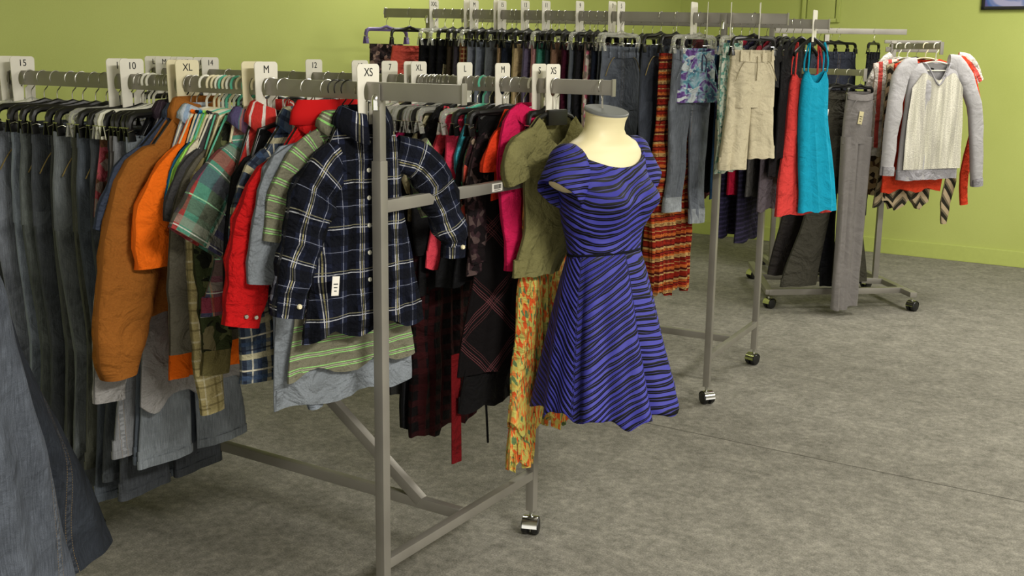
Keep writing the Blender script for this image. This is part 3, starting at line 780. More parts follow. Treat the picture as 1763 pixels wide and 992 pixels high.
soft_plaid = plaid('blue_cream_plaid', c4(68, 80, 96), .085, [(.05, .16, c4(196, 188, 150), .7), (.3, .1, c4(30, 36, 52), .8), (.55, .05, c4(210, 205, 185), .7), (.72, .14, c4(38, 50, 76), .8)], [(.1, .16, c4(196, 188, 150), .75), (.34, .05, c4(30, 36, 52), .8), (.5, .12, c4(58, 78, 108), .7), (.75, .05, c4(220, 214, 190), .8)])
teal_plaid = plaid('teal_purple_red_plaid', c4(88, 150, 128), .215, [(.02, .2, c4(98, 100, 82), .8), (.26, .03, c4(215, 215, 200), .9), (.29, .2, c4(82, 66, 112), .88), (.50, .018, c4(212, 120, 90), .8), (.52, .16, c4(128, 44, 76), .82), (.7, .025, c4(215, 215, 205), .9), (.74, .12, c4(178, 44, 50), .88)],
                   [(.04, .16, c4(98, 98, 84), .55), (.22, .014, c4(170, 225, 180), .9), (.36, .18, c4(84, 70, 110), .5), (.56, .014, c4(216, 216, 205), .85), (.62, .18, c4(176, 48, 52), .6), (.84, .014, c4(216, 216, 205), .9), (.87, .1, c4(150, 150, 136), .6)], angle=.0)
red_cloth = fabric((190, 22, 24), .08, wr=1.2); orange = fabric((246, 112, 22), .05, wr=.9); brown = fabric((150, 92, 36), .10, wr=.8)
def camo():
    n = NT('camouflage_print'); n.UV(); a = n.noise(11, 2, dist=.4); b = n.noise(15, 2, vec=n.scaled(n.uvv, (1, 1.3, 1)), dist=.5)
    col = n.ramp(a, [(0, c4(96, 100, 66)), (.46, c4(60, 68, 42)), (.58, c4(120, 112, 82))], 'CONSTANT'); col = n.mix(n.math('GREATER_THAN', b, .58), col, c4(34, 36, 28)); wrinkle(n); return n.fin(col, .9, 0, .1)
CAMO = camo()
def A(px, yaw=0): return G(AN, AN.s(px, 0, 160), yaw)
def hng(kind, g, label, group=gH): return set_hanger(kind, g.rail, g.t, g.yaw, label, group)

g = A(624, -14)
def polo_pocket(root, g_):
    m = MB(); x0, x1 = .035, .11; P = [[(x, -.0175, -.20 - .07 * i / 6) for x in (x0, (x0 + x1) / 2, x1)] for i in range(7)]
    m.grid(P, [[(p[0], p[2]) for p in r] for r in P]); solidify(m.build('chest_pocket', navy_plaid, root))
top_garment(g, 'button_shirt', 'navy, black and white plaid long-sleeved shirt hung front-most by the rack post', 'shirt', gS, navy_plaid, tip=(552, 276), hem=-g.loc(600, 572)[1], hemx=.18, neck=.062, ntop=-.078, slope=.4, t=.017, collar=.036, fold=.0075, nf=6, seed=4,
            sleeves=[[(556, 300, .058), (530, 350, .062, -.012), (512, 420, .054, -.02), (495, 480, .046, -.022), (486, 540, .036, -.02)], [(736, 286, .052, .006), (756, 330, .056, .008), (770, 375, .050, .008), (782, 410, .040, .006), (781, 440, .030, .004)]],
            cuff=(.055, navy_plaid, (.25,), M['cream_plastic']), buttons=6, wr=.2, hemw=.012, sleeve_t=.024)
hng('top_black', g, 'black hanger carrying the navy plaid long-sleeved shirt')
rt_ = bpy.data.objects['button_shirt']; price_tag(rt_, -.115, -.46, -.045, .02, .045, M['wpaper'], .1)
g = A(600, -14)
top_garment(g, 'striped_polo_shirt', 'olive grey polo shirt with thin lime green stripes behind the navy plaid shirt', 'shirt', gS, green_stripe, tip=(520, 270), hem=-g.loc(590, 632)[1], hemx=.19, t=.013, seed=7, nf=4, fold=.007, hemw=.012,
            sleeves=[[(526, 280, .055), (505, 325, .060), (491, 375, .058), (483, 418, .052)]], far=[(.19, -.17, .05), (.235, -.24, .055), (.262, -.33, .05)], collar=.03, sleeve_mat=green_stripe)
hng('top_wire', g, 'thin dark wire hanger holding the lime-striped polo shirt')
g = A(588, -13)
top_garment(g, 'long_tee', 'long plain blue-grey tee behind the lime-striped polo', 'shirt', gS, fabric((122, 128, 134)), tip=(474, 312), ntop=-.10, hem=-g.loc(560, 688)[1], hemx=.205, t=.013, seed=9, nf=4, fold=.008, hemw=.007,
            sleeves=[[(484, 300, .05), (470, 360, .052), (458, 430, .050), (452, 488, .046)]], neckline=(.004, fabric((122, 128, 134))))
hng('top_wire', g, 'dark wire hanger holding the long blue-grey tee')
g = A(577, -12)
top_garment(g, 'long_sleeved_tee', 'pale blue-grey jersey whose sleeve points down behind the polo', 'shirt', gS, fabric((132, 140, 150)), tip=(462, 325), ntop=-.12, hem=.62, t=.010, seed=10, sleeves=[[(470, 305, .045), (485, 440, .045), (512, 580, .040), (533, 660, .034), (540, 700, .020)]])
hng('top_wire', g, 'dark wire hanger behind the blue-grey tee')
g = A(564, -11)
top_garment(g, 'bomber_jacket', 'bright red jacket with a wide standing collar and snapped cuff', 'jacket', gS, red_cloth, tip=(452, 312), hem=.55, hemx=.16, t=.014, seed=12, neck=.075, fold=.008, collar=.05,
            sleeves=[[(462, 325, .062), (440, 390, .064), (428, 450, .060), (420, 510, .054), (412, 558, .044)]], cuff=(.05, red_cloth, (-.2, .4), M['chrome']), wr=.15, sleeve_t=.022)
hng('top_black', g, 'black hanger inside the bright red jacket')
m = MB(); P = []
for i in range(19):                                      # turned-over red storm collar
    a = -PI * .02 + PI * 1.04 * i / 18; x, y = .082 * math.cos(a), .024 * math.sin(a) * -1
    P.append([(x, y, -.085), (x * 1.02, y * 1.05, -.05), (x * 1.05, y * 1.2, -.045), (x * 1.25, y * 1.5, -.07), (x * 1.32, y * 1.6, -.10)])
m.grid(P); jk = bpy.data.objects['bomber_jacket']; solidify(m.build('storm_collar', red_cloth, jk), .004)
g = A(530, -11)
top_garment(g, 'plaid_shirt', 'blue and cream plaid shirt showing its hem below the red jacket', 'shirt', gS, soft_plaid, tip=(430, 300), hem=-g.loc(440, 655)[1], hemx=.17, t=.014, seed=13, collar=.034, sleeves=[[(440, 308, .05), (425, 400, .052), (432, 500, .05), (440, 600, .046), (440, 655, .05)]])
hng('top_black', g, 'black hanger inside the blue and cream plaid shirt')
g = A(490, -15)
top_garment(g, 'dark_shirt', 'black shirt wedged between the red jacket and the cream plaid shirt', 'shirt', gS, fabric((24, 24, 26)), tip=(412, 335), ntop=-.11, hem=.60, t=.011, seed=14, sleeves=[[(420, 320, .05), (415, 450, .05), (420, 560, .045)]])
hng('top_black', g, 'black hanger under the wedged black shirt')
g = A(468, -13)
rw = plaid('red_white_edge', c4(196, 54, 48), .06, [(.0, .12, c4(230, 226, 218), .9), (.5, .1, c4(230, 226, 218), .8)], [])
top_garment(g, 'trimmed_shirt', 'red shirt with white-edged collar just right of the M divider', 'shirt', gS, rw, tip=(400, 310), hem=.52, t=.010, seed=15, collar=.045, neck=.055)
hng('top_black', g, 'black hanger in the red white-edged collar')
g = A(446, -11)
top_garment(g, 'short_sleeved_shirt', 'teal, purple and red plaid short-sleeved shirt in front of the orange tee', 'shirt', gS, teal_plaid, tip=(388, 290), hem=.58, hemx=.19, t=.014, seed=16, collar=.03, fold=.007,
            sleeves=[[(408, 300, .085), (375, 340, .092, -.02), (350, 385, .096, -.03), (331, 420, .095, -.034)]], sleeve_t=.026, wr=.05)
hng('top_cream', g, 'cream plastic hanger in the teal and purple plaid shirt')
g = A(430, -9)
top_garment(g, 'camouflage_shirt', 'green camouflage long-sleeved shirt below the teal plaid sleeve', 'shirt', gS, CAMO, tip=(345, 300), hem=.52, t=.012, seed=17, sleeves=[[(352, 330, .05), (362, 430, .052), (368, 530, .048), (370, 590, .042), (368, 640, .038)]], cuff=(.06, fabric((112, 104, 66)), (), None))
hng('top_teal', g, 'teal plastic hanger, right-hand one, carrying the camouflage shirt')
g = A(419, -8)
cream_plaid = plaid('cream_olive_plaid', c4(186, 172, 122), .05, [(.1, .12, c4(120, 108, 66), .6), (.5, .08, c4(220, 212, 180), .7)], [(.2, .1, c4(110, 100, 64), .6), (.6, .1, c4(222, 214, 182), .6)])
top_garment(g, 'flannel_shirt', 'cream and olive plaid shirt with its cuff hanging lowest by the camouflage', 'shirt', gS, cream_plaid, tip=(345, 300), hem=.50, t=.010, seed=18, sleeves=[[(345, 320, .045), (345, 450, .045), (350, 560, .042), (356, 640, .040), (364, 705, .032)]], cuff=(.05, cream_plaid, (), None))
hng('top_cream', g, 'cream hanger, right-hand of the pale cluster, in the flannel shirt')
g = A(410, -7)
top_garment(g, 'grey_tee', 'brownish grey long tee between the orange tee and camouflage shirt', 'shirt', gS, fabric((92, 88, 76)), tip=(342, 292), hem=-g.loc(320, 606)[1], hemx=.20, t=.012, seed=19, sleeves=[[(350, 300, .05), (330, 350, .055), (318, 440, .052), (318, 520, .050), (320, 605, .050)]])
hng('top_teal', g, 'teal plastic hanger, left-hand one, in the brownish grey tee')
g = A(402, -6)
top_garment(g, 'charcoal_tee', 'charcoal tee tucked behind the teal plaid shoulder', 'shirt', gS, fabric((66, 65, 66)), tip=(325, 292), hem=.56, t=.011, seed=20, sleeves=[[(334, 300, .052), (318, 340, .055), (308, 385, .05)]])
hng('top_white', g, 'white plastic hanger in the charcoal tee')
for px, rgb, nm, lb, hk, tp in ((395, (214, 206, 180), 'cream_tee', 'cream tee with a dark neckband under the teal hangers', 'top_cream', (330, 268)), (389, (160, 226, 96), 'lime_tee', 'thin lime green shoulder between white and blue tees', 'top_teal', (322, 272)), (383, (34, 122, 176), 'blue_tee', 'bright blue shoulder left of the lime green one', 'top_white', (316, 274)),
                                (376, (26, 26, 28), 'black_tee', 'black tee between the bright blue and orange shirts', 'top_cream', (312, 276))):
    g = A(px, -5); top_garment(g, nm, lb, 'shirt', gS, fabric(rgb), tip=tp, hem=.50, t=.008, seed=px, sleeves=[[(tp[0] + 8, tp[1] + 10, .045), (tp[0] - 6, tp[1] + 50, .048), (tp[0] - 12, tp[1] + 85, .045)]], neckline=(.004, fabric((40, 40, 46)) if rgb[0] > 200 else fabric(rgb)))
    hng(hk, g, 'pale plastic hanger carrying the ' + nm.replace('_', ' '))
g = A(368, -4)
top_garment(g, 'orange_tee', 'bright orange short-sleeved tee in front of the tan jacket', 'shirt', gS, orange, tip=(292, 285), hem=-g.loc(312, 652)[1], hemx=.17, t=.014, seed=25, fold=.008,
            sleeves=[[(302, 295, .055), (278, 345, .072, -.014), (268, 400, .080, -.02), (270, 455, .076, -.02)]], neckline=(.005, orange), sleeve_t=.022, wr=.12)
hng('top_cream', g, 'cream hanger carrying the bright orange tee')
g = A(355, -3)
top_garment(g, 'pale_shirt', 'light blue and white shirt shoulder between the orange tee and tan jacket', 'shirt', gS, plaid('pale_blue_stripe', c4(190, 200, 210), .03, [(.1, .35, c4(140, 168, 200), .8)], []), tip=(290, 278), hem=.5, t=.008, seed=26, collar=.03)
hng('top_white', g, 'white hanger inside the pale blue striped shirt')
g = A(338, -2)
top_garment(g, 'canvas_jacket', 'tan brown canvas work jacket with a long full sleeve', 'jacket', gS, brown, tip=(228, 300), hem=.60, hemx=.21, t=.018, seed=28, neck=.07, fold=.007, collar=.045,
            sleeves=[[(240, 312, .070), (222, 390, .082, -.016), (212, 470, .085, -.022), (200, 550, .078, -.024), (194, 610, .064, -.022), (196, 645, .046, -.02)]], sleeve_t=.034, wr=.07, hemw=.004)
hng('top_black', g, 'black hanger in the tan canvas jacket')
m = MB(); ob = bpy.data.objects['canvas_jacket']; m.wire([(.03 - .0, -.027, -.20), (-.10, -.027, -.235), (-.19, -.022, -.27)], .0018, 6); m.build('yoke_seam', fabric((120, 72, 26)), ob)
g = A(328, -1)
top_garment(g, 'denim_jacket', 'slate blue jacket with its sleeve out left of the tan jacket', 'jacket', gS, fabric((58, 66, 84)), tip=(205, 295), hem=.50, t=.012, seed=30, collar=.03, sleeves=[[(222, 300, .05), (205, 340, .052), (192, 375, .048), (184, 402, .044)]])
hng('top_black', g, 'black hanger in the slate blue jacket')
g = A(318, 0)
top_garment(g, 'white_shirt', 'off-white long shirt whose tail shows below the tan sleeve', 'shirt', gS, fabric((150, 148, 146)), tip=(240, 275), hem=-g.loc(215, 712)[1], hemx=.19, t=.010, seed=31, hemw=.02, sleeves=[[(235, 285, .04), (205, 400, .045), (190, 520, .05), (188, 620, .052), (186, 690, .046)]])
hng('top_wire', g, 'dark wire hanger in the off-white long shirt')
g = A(308, 0)
top_garment(g, 'pinstriped_jacket', 'dark purple pinstriped jacket shoulder next to the hanger cluster', 'jacket', gS, plaid('purple_pinstripe', c4(48, 38, 46), .012, [(.1, .1, c4(92, 80, 90), .7)], []), tip=(255, 250), hem=.52, t=.010, seed=32, collar=.035)
hng('top_black', g, 'black hanger in the purple pinstriped jacket')
g = A(298, 0)
top_garment(g, 'black_jacket', 'black jacket just right of the jeans', 'jacket', gS, fabric((22, 22, 24)), tip=(218, 285), hem=.56, t=.010, seed=33, sleeves=[[(224, 295, .045), (205, 350, .048), (196, 420, .044)]])
hng('top_black', g, 'black hanger in the black jacket by the jeans')

# jeans and trousers, left part of the near rail
def Ae(px, hw, yaw=0): return G(AN, AN.s(px, -hw, 225), yaw)
jl = [(-52, (70, 76, 84), .1, 1.15, 'grey blue jeans cut by the left frame edge, hindmost', 'clip_clear'), (-30, (58, 62, 62), .1, 1.18, 'charcoal jeans cut by the left frame edge', 'clip_clear'), (-8, (84, 92, 104), .12, 1.16, 'mid blue jeans with waistband cut by the frame', 'clip_black'), (14, (92, 104, 122), .12, 1.17, 'pale blue worn jeans, leftmost pair on the front rack', 'clip_black'), (40, (62, 68, 66), .12, 1.17, 'olive grey jeans second from the left frame edge', 'clip_black'), (58, (50, 56, 62), .0, 1.18, 'dark indigo jeans third from the left on the front rack', 'clip_black'),
      (80, (58, 62, 58), .0, 1.12, 'faded dark green-grey jeans fourth from the left', 'clip_black'), (98, (74, 80, 82), .0, 1.16, 'grey blue jeans with gold pocket stitching', 'clip_black'), (118, (64, 66, 52), .0, 1.08, 'olive jeans with a pale side seam on a clear hanger', 'clip_clear'),
      (138, (52, 60, 70), .0, 1.17, 'dark blue jeans right of the pale side seam pair', 'clip_black'), (158, (48, 54, 58), .0, 1.10, 'dark teal-grey jeans in the middle of the jeans group', 'clip_black'), (178, (44, 48, 54), .0, 1.14, 'near-black jeans under the grouped black hanger ends', 'clip_black'),
      (194, (72, 66, 62), .0, .98, 'brownish trousers hung beside the near-black jeans', 'clip_black'), (208, (56, 66, 78), .0, 1.02, 'blue jeans second from the jackets', 'clip_black'), (222, (80, 88, 96), .0, 1.03, 'light washed jeans whose wide hem shows beneath the jackets', 'clip_black')]
for i, (px, rgb, fd, ln, lb, hk) in enumerate(jl):
    g = Ae(px, .16, (-3, 2, 0, 3, -2)[i % 5]); mt = denim(tuple(int(c * 1.3) for c in rgb), .35 + fd * 2)
    trousers(g, 'jeans', lb, 'jeans', gJ, mt, hw=(.16, .15, .17, .155, .165)[i % 5], length=ln, legw=.085, hemw=.088, t=.0145, seed=40 + i, thread=fabric((150, 132, 84)), fold=.005, spread=0, lean=(0, .01), cuff=(.022, mt), n=28)
    hng(hk, g, ('clear' if 'clear' in hk else 'black') + ' clip hanger holding ' + ' '.join(lb.split(',')[0].split()[:9]))
g = A(285, 0); mt = denim((112, 116, 122), .4)
trousers(g, 'wide_leg_jeans', 'grey blue wide-legged jeans with a pale stitched hem under the coats', 'jeans', gJ, mt, hw=.17, length=-g.loc(255, 768)[1], legw=.1, hemw=.11, t=.014, seed=77, cuff=(.02, mt), thread=mt, lean=(-.015, .02), spread=-.012)
hng('clip_black', g, 'black clip hanger holding the grey blue wide-legged jeans')
g = A(250, 0)
drape(g, 'skirt', 'small red and pink printed skirt peeking between jeans and coats', 'skirt', None, speck('pink_red_print', c4(150, 60, 66), [c4(190, 90, 100), c4(120, 84, 60), c4(160, 140, 130)], 50, .3), [(.155, -.15, .15, .008, 0), (.36, -.185, .18, .009, 0)], fold=.004, waist=(.03, fabric((120, 84, 60))))
hng('clip_clear', g, 'clear clip hanger holding the small printed skirt')

# bare hangers bunched among the clothes
for px, k, lb in ((256, 'clip_white', 'empty white plastic clip hanger left of the XL dividers, front'), (264, 'clip_white', 'empty white plastic clip hanger left of the XL dividers, rear')):
    g = A(px, 0); hng(k, g, lb)

# ================================================================== FRONT RACK, FAR RAIL
gF = 'clothes on the front rack far rail'; gHF = 'hangers on the front rack far rail'
def Fr(px, yaw=0): return G(AF, AF.s(px, 0, 145), yaw)
def hf(kind, g, label): return set_hanger(kind, g.rail, g.t, g.yaw, label, gHF)
olive = fabric((122, 118, 76), .08)
g = Fr(940, -8)
org = speck('orange_yellow_print', c4(206, 196, 104), [c4(228, 106, 50), c4(226, 92, 44), c4(222, 180, 86), c4(104, 130, 84), c4(230, 140, 70)], 380, .42, (1, .16, 1))
drape(g, 'long_printed_skirt', 'long crinkled orange and yellow printed skirt below the olive top', 'skirt', gF, org,
      [(.16, -.09, .10, .008, 0), (.45, -.085, .12, .012, 0), (.62, -.10, .15, .018, 0), (-g.loc(900, 735)[1] - .0, g.loc(874, 735)[0], .22, .026, 0)], fold=.012, nf=8, seed=5, hem=.03, waist=(.03, olive))
sk = bpy.data.objects['long_printed_skirt']
zt = -g.loc(890, 715)[1]; zb = -g.loc(880, 800)[1]
cloth_tube([(zt, g.loc(882, 735)[0], g.loc(925, 735)[0], .020, 0), (zb, g.loc(876, 790)[0], g.loc(912, 790)[0], .022, 0)], .012, 9, 8, n=60, hem=.018).build('flounce', org, sk)
cloth_tube([(zt - .02, g.loc(936, 735)[0], g.loc(975, 735)[0], .020, 0), (zt + .05, g.loc(936, 735)[0], g.loc(970, 735)[0], .022, 0)], .012, 9, 9, n=60, hem=.03).build('flounce', org, sk)
hf('clip_black', g, 'black clip hanger holding the orange printed skirt').scale = (.5, 1, 1)
g = Fr(958, -14)
top_garment(g, 'sleeveless_top', 'olive green sleeveless ribbed top right next to the mannequin', 'shirt', gF, olive, tip=(884, 262), hem=-g.loc(890, 478)[1], hemx=.105, hem2=(g.loc(884, 470)[0], g.loc(958, 470)[0]), armx=.125, t=.022, seed=51, neck=.062, ntop=-.095, drop=.09, fold=.004, hemw=.002, sleeves=[[(886, 262, .040), (880, 285, .046, -.012), (884, 312, .040, -.016)]], sleeve_t=.024)
m = MB(); ob = bpy.data.objects['sleeveless_top']
m = MB(); m.box((0, -.0, -.118), (.085, .012, .045), None, .008); m.wire(hook_pts(-.10), .003, 8)
hh = hf('top_black', g, 'black hanger with a broad centre block in the olive top')
bk = MB(); bk.box((0, -.004, -.108), (.078, .014, .045), None, .008); bk.build('centre_block', M['black_plastic'], hh)
g = Fr(918, -10)
hot = fabric((206, 30, 84), .08)
top_garment(g, 'long_cardigan', 'hot pink cardigan with long sleeve left of the olive top', 'cardigan', gF, hot, tip=(868, 222), hem=.42, hemx=.12, t=.016, seed=52, slope=.25, neck=.06, ntop=-.088, sleeves=[[(876, 225, .045), (871, 290, .046, -.01), (874, 370, .042, -.016), (876, 430, .034, -.016), (874, 465, .026, -.016)]], collar=.03)
hf('top_white', g, 'white hanger arm sticking up from the hot pink cardigan')
g = Fr(902, -8)
top_garment(g, 'ruffled_blouse', 'orange red ruffled blouse behind the hot pink cardigan', 'blouse', gF, fabric((222, 62, 28), .08), tip=(850, 238), hem=.34, hemx=.14, t=.012, seed=53, slope=.25, sleeves=[[(858, 250, .045), (850, 275, .05), (848, 295, .048)]], wr=.2)
hf('top_black', g, 'black hanger of the orange red ruffled blouse')
pk = plaid('black_pink_windowpane', c4(18, 15, 16), .152, [(.38, .014, c4(120, 66, 70), .6), (.42, .01, c4(140, 84, 86), .6), (.46, .014, c4(120, 66, 70), .6), (.53, .012, c4(110, 62, 64), .5), (.57, .01, c4(110, 62, 64), .5)], [(.38, .014, c4(120, 66, 70), .6), (.42, .01, c4(140, 84, 86), .6), (.46, .014, c4(120, 66, 70), .6), (.53, .012, c4(110, 62, 64), .5), (.57, .01, c4(110, 62, 64), .5)], angle=.78, wr=.3)
g = Fr(888, -24)
drape(g, 'windowpane_dress', 'black pinafore dress with diagonal pink windowpane check', 'dress', gF, pk, [(.17, -.09, .09, .010, 0), (.26, -.11, .11, .014, 0), (.42, -.115, .115, .016, 0), (-g.loc(850, 636)[1], -.20, .16, .020, 0)], fold=.006, nf=4, seed=54, hem=.003)
hf('clip_black', g, 'black clip hanger holding the windowpane check dress')
rows = [(868, (30, 22, 24), 'black lace blouse', 'black blouse with sheer patterned front under glossy black hangers', 'clip_black', .56, (822, 250)), (856, (170, 60, 50), 'coral print top', 'dark floral top with coral patches above the barcode', 'top_black', .40, (812, 244)),
        (843, (20, 20, 22), 'black ribbed top', 'black top behind the glossy curved hangers', 'clip_black', .60, (805, 236)), (832, (70, 168, 186), 'turquoise blouse', 'turquoise gathered blouse above the curved black hangers', 'top_teal', .34, (800, 222)),
        (822, (224, 62, 92), 'bright pink vest', 'bright pink vest poking up behind the turquoise blouse', 'clip_clear', .36, None), (810, (22, 22, 24), 'black cardigan', 'black cardigan just right of the rounded coral tee', 'top_black', .62, (775, 240)),
        (795, (232, 74, 90), 'coral tee', 'rounded coral pink tee between two black cardigans', 'top_black', .56, (752, 246)), (780, (20, 20, 22), 'black blazer', 'black blazer left of the coral tee', 'top_black', .64, (728, 236)),
        (764, (188, 178, 140), 'cream blouse', 'cream knotted blouse below the clear hangers', 'clip_clear', .42, (712, 240)), (752, (26, 24, 26), 'black jersey', 'black jersey between cream blouse and magenta top', 'top_black', .60, (702, 232)), (742, (226, 44, 118), 'magenta top', 'magenta top arching right of the near rack post', 'clip_clear', .50, (688, 228)),
        (728, (28, 26, 30), 'black sweater', 'black sweater beside the off-white knit', 'clip_clear', .66, (668, 222)), (712, (206, 198, 190), 'off-white knit', 'off-white knit top rounding behind the near rack post', 'top_black', .52, (650, 214))]
for i, (px, rgb, nm, lb, hk, hem, tip) in enumerate(rows):
    g = Fr(px, -6); kw = {}
    mt = fabric(rgb)
    if 'print' in nm: mt = speck('coral_teal_print', c4(40, 26, 28), [c4(200, 80, 66), c4(60, 140, 110), c4(150, 130, 110), c4(60, 30, 36)], 45, .3)
    if 'lace' in nm: mt = speck('black_lace_print', c4(26, 20, 22), [c4(60, 42, 46), c4(88, 72, 70), c4(40, 26, 30)], 60, .4)
    if tip: kw['sleeves'] = [[(tip[0] + 10, tip[1] + 6, .045), (tip[0] - 2, tip[1] + 60, .048), (tip[0] - 4, tip[1] + 130, .042), (tip[0], tip[1] + 200, .036)]] if i in (0, 2, 5, 7, 11) else [[(tip[0] + 10, tip[1] + 6, .045), (tip[0] - 2, tip[1] + 50, .046), (tip[0] + 2, tip[1] + 85, .04)]]
    top_garment(g, nm.replace(' ', '_').replace('off-white', 'white'), lb, 'blouse' if 'blouse' in nm else 'top', gF, mt, tip=tip, sl=.15, hem=hem, hemx=.16, t=.011, seed=100 + i, n=40, hemw=.008, **kw)
    hf(hk, g, ('clear' if 'clear' in hk else 'teal' if 'teal' in hk else 'black') + ' hanger of the ' + nm + ' on the far rail')
# dark and long pieces farther back along the same rail, seen under the shirts
back = [(690, (34, 28, 28), .85, 'dark brown tunic hanging low behind the near post', 'tunic'), (769, (52, 20, 22), 1.0, 'dark red and black checked skirt hanging under the grey shirts', 'checked_skirt'), (748, (26, 26, 28), .98, 'black pleated skirt with a drawn hem low behind the post', 'pleated_skirt'), (735, (40, 40, 38), .88, 'charcoal grey tunic above the checked skirt', 'grey_tunic'),
        (615, (30, 30, 34), .70, 'black dress behind the front plaid shirt', 'black_dress'), (590, (60, 58, 46), .72, 'khaki striped skirt behind the red jacket hem', 'striped_skirt'), (565, (28, 30, 36), .62, 'navy trousers midway along the far rail', 'navy_trousers'), (535, (34, 34, 34), .60, 'black trousers below the 12 divider', 'black_trousers'), (505, (48, 56, 40), .75, 'moss green skirt hem low between plaid hem and grey tee', 'moss_skirt'),
        (470, (26, 26, 30), .80, 'black long skirt behind the teal plaid shirt', 'long_black_skirt'), (430, (30, 34, 42), .70, 'dark denim skirt behind the camouflage shirt', 'denim_skirt'), (395, (36, 36, 36), .74, 'charcoal trousers behind the orange tee', 'charcoal_trousers'), (350, (24, 26, 32), .86, 'midnight blue trousers behind the tan jacket', 'midnight_trousers'), (305, (30, 28, 28), .8, 'dark trousers behind the XL divider', 'dark_trousers'), (268, (28, 34, 38), .8, 'dark teal trousers at the left end of the far rail', 'teal_trousers')]
for i, (px, rgb, ln, lb, nm) in enumerate(back):
    g = Fr(px, -3)
    if nm == 'checked_skirt': mt = plaid('dark_red_check', c4(16, 13, 14), .05, [(.1, .4, c4(58, 18, 20), .6)], [(.1, .4, c4(58, 18, 20), .5)])
    elif nm == 'striped_skirt': mt = plaid('khaki_stripe', c4(52, 50, 38), .03, [(.1, .3, c4(96, 92, 68), .7)], [])
    elif 'denim' in nm: mt = denim(rgb)
    else: mt = fabric(rgb)
    if 'trousers' in nm: trousers(g, nm, lb, 'trousers', gF, mt, hw=.15, length=ln + .2, legw=.08, t=.013, seed=i, loops=False, pockets=False, n=24)
    else: drape(g, nm, lb, 'skirt' if 'skirt' in nm else 'dress', gF, mt, [(.15, -.13, .13, .010, 0), (.35, -.15, .15, .014, 0), (ln + .1, -.17, .17, .017, 0)], fold=.010, nf=7, seed=60 + i, n=48, hem=.012, waist=(.03, mt))
    hf('clip_clear' if i in (0, 3, 5) else 'clip_black', g, ('clear' if i in (0, 3, 5) else 'black') + ' clip hanger holding the ' + ' '.join(lb.split()[:4]) + ' piece')
g = Fr(872, -10); lbd = top_garment(g, 'low_black_dress', 'plain black shift dress with square hem beneath the windowpane check', 'dress', gF, fabric((17, 16, 17)), hem=-g.loc(830, 700)[1], sl=.12, hemx=.13, hem2=(-.20, .06), t=.010, seed=71)
x0, z0 = g.loc(790, 640); x1, z1 = g.loc(791, 798)
o = cloth_tube([(-z0 - .05, x0 - .020, x0 + .018, .003, .012), (-z1, x1 - .021, x1 + .021, .003, .012)], .001, 2, 3, n=20, hem=0).build('sash', fabric((100, 12, 17)), lbd); o['label'] = 'dark red sash end'
x0, z0 = g.loc(833, 660); x1, z1 = g.loc(840, 762)
m = MB(); m.wire(catmull([(x0, -.002, z0 + .04), (x0, -.004, z0), ((x0 + x1) / 2 + .003, 0, (z0 + z1) / 2), (x1, 0, z1)], 6), .0035, 8); m.build('drawstring', fabric((18, 18, 18)), lbd)
hf('top_black', g, 'black hanger of the plain black shift dress')

# extra bare hooks: clear hangers bunched above the cream blouse
for px, lb in ((770, 'empty clear hanger in the bunch above the cream blouse, right'), (758, 'empty clear hanger in the bunch above the cream blouse, middle'), (746, 'empty clear hanger in the bunch above the cream blouse, left')):
    g = Fr(px, 4); hf('clip_clear', g, lb)

# ================================================================== BACK RACK, NEAR RAIL
gBt = 'size dividers on the back rack'; gB = 'trousers and skirts on the back rack near rail'; gHB = 'hangers on the back rack near rail'
def Bt(px): return BN.s(px, 0, 25)
for px, tx, lb in ((747, 'XXL', 'white size divider reading XXL on the back rack'), (806, '', 'divider half hidden left of the back rack M'), (816, 'M', 'back rack size divider reading M'), (857, '', 'divider half hidden left of the back rack 15'), (864, '15', 'back rack size divider reading 15'), (904, '13', 'back rack size divider reading 13'),
                   (940, '11', 'back rack size divider reading 11'), (998, '9', 'back rack size divider reading 9'), (1054, '7', 'back rack size divider reading 7, left of the 5'), (1069, '5', 'back rack size divider reading 5'), (1195, '', 'blank white divider above the tie-dye shorts')):
    divider(BN, Bt(px), tx, lb, gBt)
for px, lb in ((1219, 'thin edge-on white divider above the tie-dye shorts'), (1259, 'thin edge-on white divider left of the khaki capris hanger'), (1309, 'thin edge-on white divider nearest the end of the near rail')):
    divider(BN, BN.s(px, 0, 18), '', lb, gBt, yaw=19)
def Be(px, hw, yaw=0): return G(BN, BN.s(px, -hw, 80), yaw)
def Bh(px, yaw=0): return G(BN, BN.s(px, 0, 18), yaw)
def hb(kind, g, label): return set_hanger(kind, g.rail, g.t, g.yaw, label, gHB)
khaki = fabric((196, 186, 158), .06, wr=.7)
g = Bh(1300, -33)
trousers(g, 'khaki_capris', 'khaki capri trousers hanging nearest on the end of the back rack', 'trousers', gB, khaki, hw=.105, top=.145, rise=.2, length=.60, legw=.070, hemw=.068, t=.022, seed=3, fold=.008, legs2=(.61, .57), lean=(0, 0), spread=.0, band=khaki, thread=fabric((150, 140, 112)), n=48)
ob = bpy.data.objects['khaki_capris']; m = MB(); m.wire([(0, -.030, -.165), (.002, -.031, -.2), (.0, -.030, -.26)], .002, 6); m.build('fly', fabric((150, 140, 112)), ob)
h = hb('clip_black', g, 'black clip hanger holding the khaki capri trousers'); h.scale = (.68, 1, 1)
g = Bh(1262, -6)
fl_ = speck('mint_floral_print', c4(196, 206, 190), [c4(104, 156, 140), c4(130, 172, 160), c4(210, 214, 200), c4(84, 132, 120)], 95, .45)
trousers(g, 'floral_trousers', 'narrow mint green floral trousers beside the near post of the back rack', 'trousers', gB, fl_, hw=.09, top=.12, rise=.2, length=.63, legw=.045, hemw=.045, t=.014, seed=5, loops=False, pockets=False)
